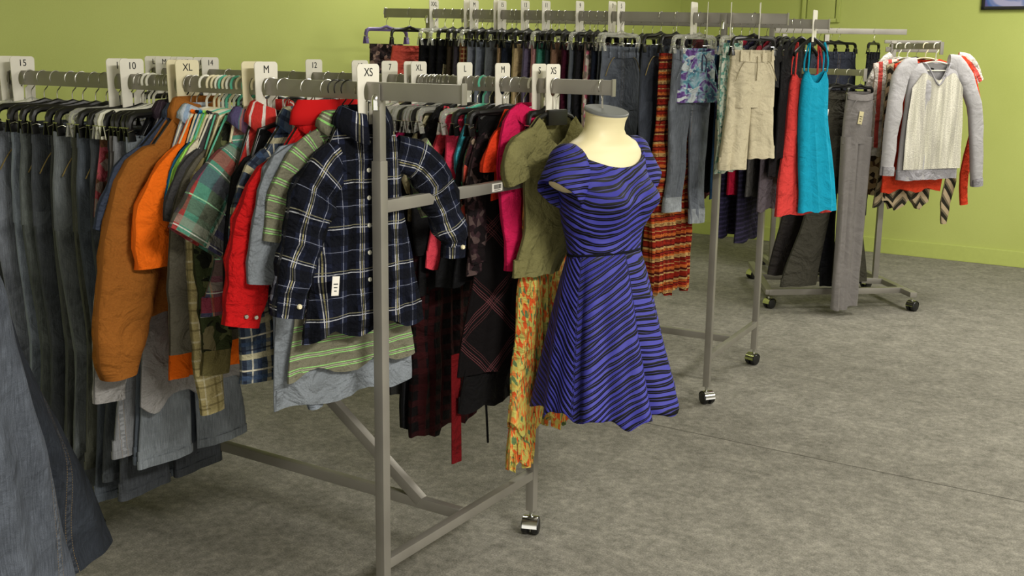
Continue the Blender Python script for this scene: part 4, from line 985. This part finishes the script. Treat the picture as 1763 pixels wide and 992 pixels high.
h = hb('clip_clear', g, 'clear clip hanger holding the mint floral trousers'); h.scale = (.6, 1, 1)
def tie():
    n = NT('tie_dye_print'); n.UV(); a = n.noise(13, 3, dist=1.6); b = n.noise(11, 3, vec=n.scaled(n.uvv, (1, 1.6, 1)), dist=1.2)
    col = n.ramp(a, [(.32, c4(74, 44, 108)), (.42, c4(128, 96, 168)), (.5, c4(176, 204, 218)), (.58, c4(104, 168, 186)), (.68, c4(96, 62, 128))]); col = n.mix(n.math('GREATER_THAN', b, .57), col, c4(214, 222, 226)); wrinkle(n, 1.4); return n.fin(col, .85, 0, .15)
g = Bh(1206, -28)
TD = tie(); trousers(g, 'tie_dye_shorts', 'purple and turquoise tie-dye drawstring shorts', 'shorts', gB, TD, hw=.085, top=.145, rise=.15, length=.355, legw=.056, hemw=.052, t=.022, seed=8, fold=.007, loops=False, cuff=(.02, TD), n=40)
ob = bpy.data.objects['tie_dye_shorts']
for dx in (-.006, .01): m = MB(); m.wire(catmull([(dx * .3, -.028, -.165), (dx * 1.5, -.034, -.19), (dx, -.034, -.225 - abs(dx))], 5), .0022, 6); m.build('drawstring', fabric((70, 60, 90)), ob)
h = hb('clip_clear', g, 'clear clip hanger holding the tie-dye shorts'); h.scale = (.56, 1, 1)
g = Bh(1194, -20); mt = denim((92, 102, 116), .5)
trousers(g, 'cuffed_jeans', 'faded grey-blue jeans with rolled cuffs behind the tie-dye shorts', 'jeans', gB, mt, hw=.115, top=.15, rise=.22, length=.87, legw=.052, hemw=.046, t=.018, seed=9, fold=.008, cuff=(.06, denim((122, 130, 138), .5)), spread=.022, lean=(-.01, 0), legs2=(.80, .86), n=40)
h = hb('clip_clear', g, 'clear clip hanger holding the cuffed jeans'); h.scale = (.74, 1, 1)
def tribal():
    n = NT('tribal_band_print'); u, v = n.UV(); w = n.math('ADD', n.math('ADD', v, n.math('MULTIPLY', n.math('SUBTRACT', n.noise(6, 1), .5), .01)), 5)
    R = c4(150, 40, 26); O = c4(196, 104, 48); T = c4(192, 156, 98); D = c4(84, 26, 22)
    f = n.math('FRACT', n.math('DIVIDE', w, .145))
    col = n.ramp(f, [(0, R), (.09, T), (.13, D), (.19, O), (.28, R), (.36, T), (.38, R), (.47, D), (.50, T), (.6, O), (.66, R), (.74, D), (.77, O), (.84, T), (.9, D), (.94, R)], 'CONSTANT')
    di = n.math('ADD', n.math('PINGPONG', n.math('MULTIPLY', u, 1), .009), n.math('PINGPONG', w, .009)); col = n.mix(n.math('MULTIPLY', n.math('LESS_THAN', di, .007), .6), col, D)
    col = n.mix(.45, col, n.ramp(n.noise(120, 2, vec=n.scaled(n.uvv, (1, 2.5, 1))), [(.35, (.45, .4, .4, 1)), (.6, (1.0, 1, 1, 1))]), 'MULTIPLY'); wrinkle(n, 1.2); return n.fin(col, .88, 0, .12)
TR = tribal()
g = Bh(1166, -12)
drape(g, 'long_banded_skirt', 'long red, orange and tan tribal banded skirt behind the dress', 'skirt', gB, TR, [(.165, -.11, .11, .014, 0), (.3, -.115, .115, .018, 0), (.7, -.13, .13, .026, 0), (1.16, -.15, .15, .034, 0)], fold=.018, nf=8, seed=12, n=110, hem=.012, waist=(.03, TR), tagp=(-.02, -.235, -.03, .035, .065))
h = hb('clip_black', g, 'black clip hanger holding the long tribal banded skirt'); h.scale = (.72, 1, 1)
items = [(1112, (44, 52, 66), 'dark indigo jeans directly left of the tribal skirt', 'clip_black', .95), (1043, (86, 98, 116), 'large blue jeans with a stitched pocket above the mannequin', 'clip_clear', .95), (1028, (74, 80, 90), 'grey-blue jeans with a pale waistband left of the pocket pair', 'clip_clear', .9), (1018, (34, 40, 54), 'navy trousers right of the pink floral pair', 'clip_black', .9),
         (1005, None, 'pink and cream floral trousers on the back rack', 'clip_black', .9), (991, (34, 34, 38), 'black trousers with a bright rivet', 'clip_black', .9), (980, (84, 94, 108), 'grey blue jeans between black and maroon trousers', 'clip_clear', .9), (968, (70, 22, 40), 'maroon trousers right of the brown pair', 'clip_black', .9),
         (948, (140, 108, 86), 'brown corduroy trousers above the XS divider', 'clip_black', .9), (937, (48, 62, 62), 'dark teal trousers left of the brown pair', 'clip_black', .85), (924, (66, 136, 116), 'bright sea green trousers', 'clip_black', .5), (914, (196, 140, 140), 'dusty pink trousers beside the sea green pair', 'clip_clear', .85),
         (900, (104, 96, 120), 'lavender printed trousers with a tan price tag', 'clip_black', .5), (884, (200, 176, 130), 'cream khaki trousers right of the navy shorts', 'clip_black', .8), (862, (28, 34, 48), 'navy shorts with horizontal creases', 'clip_black', .5), (855, (180, 150, 112), 'thin tan trousers left of the navy shorts', 'clip_black', .85),
         (836, (90, 98, 106), 'grey blue jeans left of the thin tan pair', 'clip_black', .9), (820, (104, 116, 138), 'mid blue jeans with a side seam below the 15 divider', 'clip_black', .9), (803, (112, 122, 142), 'pale blue jeans beneath the M divider', 'clip_black', .9), (792, -1, 'red and tan checked shorts left of the pale blue jeans', 'clip_clear', .6),
         (780, (70, 66, 74), 'dark grey skirt left of the checked shorts', 'clip_black', .5), (768, (66, 56, 40), 'olive brown cords left end of the trouser row', 'clip_black', .9), (752, (20, 20, 22), 'black trousers beside the hanging cream price tag', 'clip_black', .8), (738, (24, 24, 26), 'black sequined skirt left of the price tag', 'clip_clear', .45), (722, (18, 18, 20), 'black shorts right of the coral skirt', 'clip_clear', .45)]
for i, (px, rgb, lb, hk, ln) in enumerate(items):
    hw = .13 if px < 1040 else .15
    g = Be(px, hw, random.uniform(-2, 2) - (6 if px > 1030 else 0))
    mt = speck('pink_cream_floral', c4(206, 186, 170), [c4(206, 110, 130), c4(130, 120, 110), c4(222, 210, 196)], 55, .4) if rgb is None else plaid('red_tan_check', c4(120, 50, 34), .02, [(.1, .35, c4(190, 160, 110), .8)], [(.1, .35, c4(190, 160, 110), .7)]) if rgb == -1 else denim(rgb, .4) if 'jeans' in lb else fabric(rgb)
    nm = 'jeans' if 'jeans' in lb else 'shorts' if 'shorts' in lb else 'skirt' if 'skirt' in lb else 'trousers'
    tg = (-.07, -.30, -.02, .035, .05) if 'tan price' in lb else (-.10, -.27, -.02, .04, .05) if 'cream price tag' in lb else None
    if nm == 'skirt': drape(g, nm, lb, nm, gB, mt, [(.155, -hw, hw, .009, 0), (ln, -hw * 1.1, hw * 1.1, .012, 0)], fold=.004, seed=i, n=40, waist=(.03, mt), tagp=tg)
    else: trousers(g, nm, lb, nm, gB, mt, hw=hw, top=(.138, .148, .143, .152)[i % 4], length=ln + .15, legw=.062, t=.0125, seed=200 + i, fold=.004, n=20, loops=px > 1025, pockets=px > 1025, tagp=tg, thread=fabric((150, 132, 84)))
    h = hb(hk, g, ('clear' if 'clear' in hk else 'black') + ' clip hanger holding ' + ' '.join(lb.split()[:8])); h.scale = (hw / .16, 1, 1)
# left end: coral skirt and patterned piece
g = Bh(705, -28); coral = fabric((232, 96, 82), .06)
drape(g, 'coral_skirt', 'coral pink short skirt at the left end of the back rack', 'skirt', gB, coral, [(.17, -.088, .088, .016, 0), (.30, -.11, .105, .02, 0), (.42, -.12, .11, .02, 0)], fold=.006, nf=4, seed=3, waist=(.025, coral))
h = hb('clip_black', g, 'black clip hanger holding the coral pink skirt'); h.scale = (.6, 1, 1)
g = Bh(665, -14); pt = speck('black_cream_pattern', c4(30, 26, 28), [c4(150, 130, 116), c4(60, 50, 50), c4(96, 80, 76)], 60, .4)
drape(g, 'patterned_skirt', 'black and cream patterned skirt on the violet hanger', 'skirt', gB, pt, [(.165, -.10, .10, .012, 0), (.5, -.11, .11, .015, 0)], fold=.005, seed=6, waist=(.02, pt))
h = hb('clip_violet', g, 'violet plastic clip hanger at the far left of the back rack'); h.scale = (.8, 1, 1.0)
# ================================================================== BACK RACK, FAR RAIL
gBF = 'clothes on the back rack far rail'; gHBF = 'hangers on the back rack far rail'
def Bf(px, yaw=0): return G(BF, BF.s(px, 0, 25), yaw)
def hbf(kind, g, label): return set_hanger(kind, g.rail, g.t, g.yaw, label, gHBF)
divider(BF, BF.s(1404, 0, 25), '', 'white divider standing above the cyan tank top', gBt)
cyan = fabric((22, 156, 190), .05, wr=.6); cor2 = fabric((224, 70, 66), .05, wr=1.0)
def tank(g, nm, lb, mt, px0, px1, ytop, yhem, yarm, fl=12):
    xa, za = g.loc(px0, ytop); xb, _ = g.loc(px1, ytop); xh0, zh = g.loc(px0 - fl, yhem); xh1, _ = g.loc(px1 + 16, yhem); z1 = g.loc(px0, yarm)[1]
    root = empty(nm); g.put(root); tag(root, lb, 'tank top', gBF)
    top = lambda x, front: -.055 * max(0, 1 - ((x - (xa + xb) / 2) / ((xb - xa) * .40)) ** 2) if front else -.02 * max(0, 1 - ((x - (xa + xb) / 2) / ((xb - xa) * .40)) ** 2)
    cloth_tube([(-za, xa, xb, .012, 0), (-za + .05, xa - .015, xb + .015, .02, 0), (-z1 + .02, xa - .02, xb + .02, .022, 0), (-zh, xh0, xh1, .024, 0)], .008, 5, 4, top, .07, hem=.004).build('body', mt, root)
    for x in (xa + .006, xb - .006):
        m = MB(); m.wire(catmull([(x, -.012, za - .004), (x, -.014, za + .05), (x * .8 + (xa + xb) * .1, 0, -.10), (x, .012, za + .05), (x, .012, za - .004)], 6), .0042, 6); m.build('strap', mt, root)
    return root
g = Bf(1382, -30); tank(g, 'coral_tank_top', 'coral red tank top half behind the cyan one', cor2, 1364, 1412, 128, 372, 200, 32); hbf('top_black', g, 'black hanger of the coral red tank top').scale = (.55, 1, 1)
g = Bf(1402, -32); tank(g, 'cyan_tank_top', 'bright cyan long tank top at the right end of the back rack', cyan, 1386, 1422, 122, 366, 180); hbf('top_black', g, 'black hanger of the cyan tank top').scale = (.55, 1, 1)
ob = bpy.data.objects['cyan_tank_top']; price_tag(ob, .105, -.42, -.01, .02, .05, M['wpaper'])
far_items = [(1368, (22, 22, 24), .62, 'black shirt left of the coral tank top'), (1356, (26, 24, 26), .70, 'black dress with a bead trim left of the black shirt'), (1345, (88, 80, 86), .86, 'mauve grey cardigan beside the right rear post'), (1334, (120, 18, 34), .52, 'deep red shirt behind the khaki capris'), (1322, (74, 72, 70), .80, 'grey tunic hanging under the khaki capris'), (1308, (30, 28, 44), 1.02, 'navy blue striped long top under the khaki capris'),
             (1292, (190, 26, 60), .80, 'crimson top whose sleeve shows right of the khaki hem'), (1278, (34, 32, 52), 1.0, 'dark purple striped top low behind the near post'), (1262, (40, 70, 100), .82, 'steel blue top behind the floral trousers'), (1240, (28, 28, 30), .8, 'black top behind the near rack post'), (1215, (88, 40, 40), .85, 'brick red top behind the cuffed jeans'), (1190, (40, 40, 44), .8, 'charcoal top behind the tribal skirt'), (1160, (30, 30, 34), .8, 'black top farther left behind the tribal skirt')]
for i, (px, rgb, ln, lb) in enumerate(far_items):
    g = Bf(px, -4)
    mt = plaid('dark_stripe_%d' % i, srgb(*rgb), .022, [], [(.1, .4, srgb(rgb[0] + 26, rgb[1] + 22, rgb[2] + 34), .6)]) if 'striped' in lb else fabric(rgb)
    top_garment(g, 'hanging_top', lb, 'top', gBF, mt, sl=.15, hem=ln, hemx=.165, t=.011, slope=.5, seed=300 + i, n=32, sleeves=([[(px - 34, 105, .04), (px - 40, 180, .042), (px - 38, 250, .036)]] if i % 2 else [[(px - 34, 105, .04), (px - 38, 150, .042)]]))
    hbf('top_black' if i % 3 else 'clip_black', g, 'black hanger carrying the ' + ' '.join(lb.split()[:7]))
NTH = 'first second third fourth fifth sixth seventh eighth ninth tenth eleventh twelfth thirteenth fourteenth fifteenth sixteenth seventeenth eighteenth nineteenth twentieth'.split()
for i in range(20):
    px = 1124 - 16.8 * i
    g = Bf(px, 0); cn, cc = [('black', (26, 26, 28)), ('navy', (30, 36, 52)), ('charcoal', (50, 50, 52)), ('brown', (60, 46, 38)), ('dark green', (34, 44, 38))][i % 5]
    trousers(g, 'folded_trousers', cn + ' trousers in the rear row, ' + NTH[i] + ' leftward from the tribal skirt', 'trousers', gBF, fabric(cc), hw=.13, top=.135, length=.75, legw=.065, seed=i, n=16, loops=False, pockets=False)
    hbf('clip_black', g, 'black clip hanger in the rear row, ' + NTH[i] + ' leftward from the tribal skirt')

# ================================================================== FOUR-WAY STAND BY THE BACK WALL
st = M['steel']
cr = empty('display_stand', (1.96, 6.6, 0)); tag(cr, 'low steel rolling display stand with two arms by the back wall', 'clothes rack')
def lp(x, y, z): return (x - 1.96, y - 6.6, z)
UL, UR = (1.677, 6.64), (2.243, 6.54)
for (bx0, by0), (bx1, by1) in (((1.585, 7.03), (1.50, 6.15)), ((2.262, 6.78), (2.335, 6.13))):
    m = MB(); m.beam(lp(bx0, by0, .1), lp(bx1, by1, .1), .04, .03); m.build('base_foot', st, cr)
m = MB(); m.beam(lp(1.50, 6.16, .1), lp(2.33, 6.27, .1), .03, .035); m.build('base_bar', st, cr)
m = MB(); m.beam(lp(1.545, 6.62, .1), lp(2.28, 6.52, .1), .03, .035); m.build('base_bar', st, cr)
for (x, y) in ((1.585, 7.02), (1.505, 6.17), (2.335, 6.15), (2.262, 6.77)): caster(cr, lp(x, y, 0), r=.03, rz=.6)
for (x, y), zt in ((UL, 1.38), (UR, 1.55)):
    m = MB(); m.box(lp(x, y, (.11 + zt) / 2), (.032, .032, zt - .11), None, .002); m.build('upright', st, cr)
LA0, LA1 = Vector((1.70, 6.6, 1.385)), Vector((1.915, 6.0, 1.385)); RA0, RA1 = Vector((2.235, 6.50, 1.535)), Vector((2.36, 6.10, 1.535))
for a, b in ((LA0, LA1), (RA0, RA1)):
    m = MB(); m.beam(lp(*(a - Vector((0, 0, .017)))), lp(*(b - Vector((0, 0, .017)))), .014, .034); arm = m.build('arm', st, cr)
    d = (b - a).normalized(); m = MB(); c = b + d * .003 - Vector((0, 0, .028)); m.box(lp(*c), (.022, .006, .07), Matrix.Rotation(math.atan2(d.y, d.x) - PI / 2, 3, 'Z'), .001); m.build('end_plate', st, arm)
m = MB(); m.beam(lp(2.20, 6.54, 1.50), lp(2.49, 6.50, 1.50), .012, .03); m.beam(lp(2.19, 6.54, 1.545), lp(2.51, 6.50, 1.545), .012, .02); m.build('top_bracket', st, cr)
class Arm(Rail):
    def __init__(s, a, b): s.p = Vector(b); s.d = (Vector(a) - Vector(b)).normalized(); s.flat = s.d
CL = Arm(LA0, LA1); CR = Arm(RA0, RA1)
gC = 'clothes on the display stand'; gHC = 'hangers on the display stand'
def hc(kind, r, t, yaw, label, sx=1.0): h = set_hanger(kind, r, t, yaw, label, gHC); h.scale = (sx, 1, 1); return h
gp = fabric((120, 116, 114), .06, wr=.3, rough=.6); og = fabric((62, 60, 52), .08); bp = fabric((24, 24, 28))
# (arm point, yaw, name, label, material, half width, length, options)
g = G(CL, .03, 3)
trousers(g, 'satin_trousers', 'shiny mid grey long trousers nearly touching the carpet', 'trousers', gC, gp, hw=.09, top=.125, rise=.26, length=1.345, legw=.055, hemw=.05, t=.03, seed=2, lean=(.02, -.02), spread=0.0, loops=False, tagp=(-.02, -.26, -.045, .03, .07), legs2=(1.35, 1.33), fold=.006)
hc('clip_black', CL, .03, 3, 'black clip hanger holding the shiny grey trousers', .55)
g = G(CL, .14, 0)
root = trousers(g, 'wide_trousers', 'olive charcoal wide-legged trousers behind the cyan tank top', 'trousers', gC, og, hw=.14, top=.125, rise=.26, length=1.22, legw=.095, hemw=.12, t=.03, seed=4, lean=(-.12, -.02), loops=False)
hc('clip_black', CL, .14, 0, 'black clip hanger holding the wide olive charcoal trousers', .8)
g = G(CL, .25, 0)
trousers(g, 'slim_black_trousers', 'slim black trousers between grey trousers and silver sweater', 'trousers', gC, bp, hw=.14, top=.125, rise=.26, length=1.26, legw=.06, hemw=.055, t=.025, seed=5, lean=(.10, .16), loops=False)
hc('clip_black', CL, .25, 0, 'black clip hanger holding the slim black trousers', .8)
g = G(CL, .36, 0)
trousers(g, 'charcoal_slacks', 'dark charcoal slacks at the back of the left arm', 'trousers', gC, fabric((52, 48, 48)), hw=.14, top=.125, rise=.26, length=1.2, legw=.09, hemw=.09, t=.025, seed=6, lean=(-.12, -.04), loops=False)
hc('clip_black', CL, .36, 0, 'black clip hanger holding the charcoal slacks', .8)
# sweater arm
def silver():
    n = NT('silver_sequin_front'); n.UV(); a = n.noise(150, 2, vec=n.scaled(n.uvv, (1, 1, 1))); s_ = n.noise(1, 2, vec=n.scaled(n.uvv, (26, 2.5, 1)), dist=.6)
    f = n.math('ADD', n.math('MULTIPLY', a, .4), n.math('MULTIPLY', s_, .6)); n.bump(a, .6, .003)
    return n.fin(n.ramp(f, [(.38, c4(176, 172, 162)), (.52, c4(208, 204, 190)), (.62, c4(238, 234, 220))]), .38, .25, .6)
SEQ = silver(); sg_ = fabric((168, 166, 168), .05, wr=.3); redk = fabric((204, 62, 36), .06); 
def chev():
    n = NT('zigzag_print'); u, v = n.UV(); z = n.math('ADD', n.math('ADD', v, n.math('PINGPONG', n.math('ADD', u, 9), .07)), 5); f = n.math('FRACT', n.math('DIVIDE', z, .075))
    return n.fin(n.ramp(f, [(0, c4(176, 158, 128)), (.45, c4(42, 40, 32)), (.8, c4(110, 100, 80))], 'CONSTANT'), .85, 0, .15)
g = G(CR, .04, 6)
xl, zt = g.loc(1545, 115); xr, _ = g.loc(1662, 112); _, zh = g.loc(1590, 308)
root = top_garment(g, 'sparkly_sweater', 'silver grey raglan sweater with a sparkling front on the display stand', 'sweater', gC, sg_, sl=.20, hem=-zh, hemx=.215, hem2=(-.215, .22), t=.035, neck=.095, ntop=-.105, slope=.28, drop=.12, seed=3, fold=.007, nf=5, hemw=.004,
        sleeves=[[(1552, 125, .055), (1537, 175, .05, -.02), (1527, 235, .04, -.03), (1520, 300, .036, -.03)], [(1655, 120, .055), (1672, 180, .048, -.02), (1674, 240, .042, -.03), (1674, 318, .032, -.03)]], cuff=(.045, fabric((150, 148, 152)), (), None), sleeve_t=.028)
pan = cloth_tube([(.205, -.185, .185, .004, -.036), (.45, -.205, .205, .004, -.038), (-zh - .06, -.205, .21, .004, -.038)], .004, 5, 3, lambda x, f: (.05 * min(1, (abs(x) / .12)) ** 1.2) - .06 * max(0, abs(x) - .11) / .05, .2, n=60, hem=0, lip=False)
pan.build('sequin_panel', SEQ, root)
cloth_tube([(-zh - .055, -.218, .225, .038, 0), (-zh, -.212, .217, .038, 0)], .006, 8, 3, n=64, dz=.01).build('hem_band', fabric((156, 154, 160)), root)
m = MB(); pts = [(.095 * math.cos(a), -.012 + .030 * math.sin(a), -.105 - .12 * max(0, -math.sin(a)) ** 1.0 * (1 - abs(math.cos(a)) ** 1.4) - .006) for a in [2 * PI * i / 40 for i in range(41)]]
m.wire(pts, .005, 8); m.build('neckband', fabric((150, 148, 152)), root)
m = MB(); m.box((0, .022, -.145), (.03, .002, .02), None, 0); m.build('neck_label', M['ink'], root)
hc('top_white', CR, .04, 6, 'white hanger inside the silver sparkling sweater')
g = G(CR, .13, 4)
top_garment(g, 'orange_red_sweater', 'orange red sweater showing below and behind the silver sweater', 'sweater', gC, redk, sl=.215, hem=-zh + .075, hemx=.20, hem2=(-.225, .19), t=.03, slope=.26, neck=.09, seed=8, fold=.008, hemw=.012, sleeves=[[(1552, 130, .05), (1540, 220, .045), (1530, 300, .05), (1528, 330, .05)], [(1665, 120, .045), (1680, 200, .04), (1660, 300, .03, -.0), (1658, 352, .026)]])
hc('top_cream', CR, .13, 4, 'cream hanger carrying the orange red sweater')
g = G(CR, .21, 2)
top_garment(g, 'zigzag_top', 'black and beige zigzag patterned long top under the red sweater', 'top', gC, chev(), sl=.20, hem=-zh + .17, hemx=.21, hem2=(-.22, .17), t=.025, slope=.3, seed=9, fold=.01, hemw=.03, sleeves=[[(1545, 140, .05), (1532, 220, .045), (1524, 300, .045), (1520, 345, .05)], [(1640, 300, .04), (1626, 350, .035), (1623, 385, .018)]])
hc('top_black', CR, .21, 2, 'black hanger carrying the zigzag patterned top')
g = G(CR, .29, 0)
fl2 = plaid('flag_stripes', c4(214, 206, 196), .06, [(.1, .4, c4(206, 50, 40), .9)], [])
top_garment(g, 'flag_shirt', 'red and white striped shirt peeking at the right shoulder', 'shirt', gC, fl2, sl=.225, hem=.6, t=.02, slope=.22, seed=10, neck=.08, sleeves=[[(1672, 112, .045), (1685, 140, .03)]])
hc('top_white', CR, .29, 0, 'white hanger of the red and white striped shirt')
g = G(CR, .37, -4)
top_garment(g, 'white_tee', 'white short-sleeved tee behind the silver sweater, left', 'shirt', gC, fabric((214, 210, 204)), tip=(1508, 122), hem=.66, hemx=.17, t=.02, seed=11, sleeves=[[(1525, 110, .05), (1508, 132, .05), (1500, 160, .045)]])
hc('top_white', CR, .37, -4, 'white hanger of the white short-sleeved tee')
g = G(CR, .44, -4)
top_garment(g, 'leopard_scarf_top', 'beige animal print top next to the white tee', 'top', gC, speck('animal_print', c4(180, 160, 130), [c4(90, 66, 46), c4(150, 124, 92), c4(50, 38, 30)], 30, .5), tip=(1520, 132), hem=.9, hemx=.2, t=.015, seed=12)
hc('top_black', CR, .44, -4, 'black hanger of the beige animal print top')

# single rail rack behind
dr_ = empty('single_rail_rack', (2.18, 7.3, 0)); tag(dr_, 'slim single-rail clothes rack standing behind the others at the wall', 'clothes rack')
m = MB(); m.beam((-.48, 0, 1.62), (.405, 0, 1.62), .016, .036); m.build('hang_rail', st, dr_)
for x in (-.40, -.12):
    m = MB(); m.box((x, 0, .8325), (.03, .03, 1.53), None, .002); m.build('post', st, dr_); m = MB(); m.box((x, 0, .0525), (.04, .5, .03), None, .003); m.build('base_foot', st, dr_)
    for y in (-.22, .22):
        m = MB(); m.lathe([(0, .037), (.012, .037), (.018, .03), (.018, 0), (0, 0)], 16, (x, y, 0)); m.build('leveller', M['rubber'], dr_)
DR = Arm(Vector((1.7, 7.3, 1.638)), Vector((2.585, 7.3, 1.638)))
gD = 'clothes on the single rail rack'
for px, lb, rgb, yaw, hw in ((1432, 'dark indigo jeans hung sideways at the top right, front pair', (42, 50, 68), -62, .16), (1446, 'dark indigo jeans hung sideways at the top right, rear pair', (34, 40, 58), -62, .16), (1412, 'black trousers left of the sideways indigo jeans', (24, 24, 28), -64, .15), (1507, 'black trousers hung sideways left of the white tee', (26, 26, 32), -40, .09)):
    t = (hit(px, 40, DR.p, Vector((0, 1, 0))) - DR.p).dot(DR.d); g = G(DR, t, yaw)
    trousers(g, 'jeans' if 'jeans' in lb else 'trousers', lb, 'trousers', gD, denim(rgb, .3) if 'jeans' in lb else fabric(rgb), hw=hw, top=.155, length=1.1 if px < 1500 else 1.25, legw=.08 if hw > .1 else .05, t=.014, seed=px)
    h = set_hanger('clip_black', DR, t, yaw, 'black clip hanger of the ' + ' '.join(lb.split()[:7]), 'hangers on the single rail rack'); h.scale = (hw / .16, 1, 1)

# ================================================================== FOREGROUND DENIM, BOTTOM LEFT
rackE, EN, EF = make_rack('steel rolling clothes rack outside the left frame edge carrying denim', (-1.21, 1.75), (.20, .98), .6, 1.1, .12, 1.30, 0, .19, 1.0, False, brace=False)
gE = 'denim in the left foreground'
for i, (t, yaw, rgb, lb, lean) in enumerate(((.0, -6, (70, 78, 94), 'pale blue denim trousers nearest the camera in the bottom left corner', (.0, .0)), (.07, -2, (36, 42, 56), 'dark blue denim trousers with double side seam in the bottom left foreground', (.0, .0)))):
    g = G(EN, t - .06, yaw)
    xe, ze = g.loc(0, 500); xf, zf = g.loc(92 if i == 0 else 172, 895)
    root = empty('denim_skirt'); g.put(root); tag(root, lb.replace('trousers', 'skirt'), 'skirt', gE)
    sl_ = (xf - xe) / (ze - zf); zb = 1.05; xb = xf + sl_ * (zb + zf)
    mt = denim(rgb, .5)
    cloth_tube([(.155, xe - .32, xe - .06, .02, 0), (-ze - .1, xe - .40, xe - .035, .03, 0), (-ze, xe - .45, xe, .04, 0), (-zf, xf - .6, xf, .05, 0), (zb, xb - .72, xb, .055, 0)], .012, 5, 30 + i, n=96, hem=.004).build('body', mt, root)
    cloth_tube([(.150, xe - .32, xe - .06, .022, 0), (.19, xe - .33, xe - .055, .026, 0)], .003, 3, 3, n=40, dz=.01, lip=False).build('waistband', mt, root)
    h = set_hanger('clip_black', EN, t - .06, yaw, 'black clip hanger above the %s foreground denim' % ('pale' if i == 0 else 'dark'), None)

# ================================================================== WALL DETAILS
def wallframe(u, z0, v0, v1):
    pass
pn = empty('wall_panel', tuple(uvp(0, VW - .001, 0)), math.atan2(-UA.y, -UA.x)); tag(pn, 'green painted flat access panel high on the back wall', 'panel')
def bw(px, py): w = hit(px, py, uvp(0, VW), VA); return (-w.dot(UA), w.z)
a0, zb_ = bw(1384, 32); a1, _ = bw(1443, 32)
m = MB(); m.box(((a0 + a1) / 2, -.006, zb_ + .3), (a1 - a0 - .05, .012, .6), None, .004); m.build('door_leaf', M['wall'], pn)
m = MB()
for x in (a0, a1): m.box((x, -.009, zb_ + .3), (.03, .018, .66), None, .004)
for z in (zb_ - .015, zb_ + .615): m.box(((a0 + a1) / 2, -.009, z), (a1 - a0, .018, .03), None, .004)
m.build('frame', M['base'], pn)
pc = empty('framed_picture', tuple(uvp(0, VW - .001, 0)), math.atan2(-UA.y, -UA.x)); tag(pc, 'dark framed abstract purple and blue picture at the top right corner', 'picture')
a0, zb_ = bw(1690, 17); wpc, hpc = 1.0, .75
m = MB(); fr = .022
for x in (a0 + fr / 2, a0 + wpc - fr / 2): m.box((x, -.015, zb_ + hpc / 2), (fr, .03, hpc), None, .002)
for z in (zb_ + fr / 2, zb_ + hpc - fr / 2): m.box((a0 + wpc / 2, -.015, z), (wpc, .03, fr), None, .002)
m.build('frame', M['black_plastic'], pc)
n = NT('abstract_canvas'); o_ = n.obj(); a = n.noise(4, 4, vec=o_, dist=.8)
cv = n.fin(n.ramp(a, [(.3, c4(52, 50, 90)), (.45, c4(96, 70, 116)), (.55, c4(60, 92, 150)), (.68, c4(150, 150, 180))]), .5, 0, .3)
m = MB(); m.box((a0 + wpc / 2, -.010, zb_ + hpc / 2), (wpc - fr, .016, hpc - fr), None, 0); m.build('canvas', cv, pc)
bpy.context.view_layer.update()
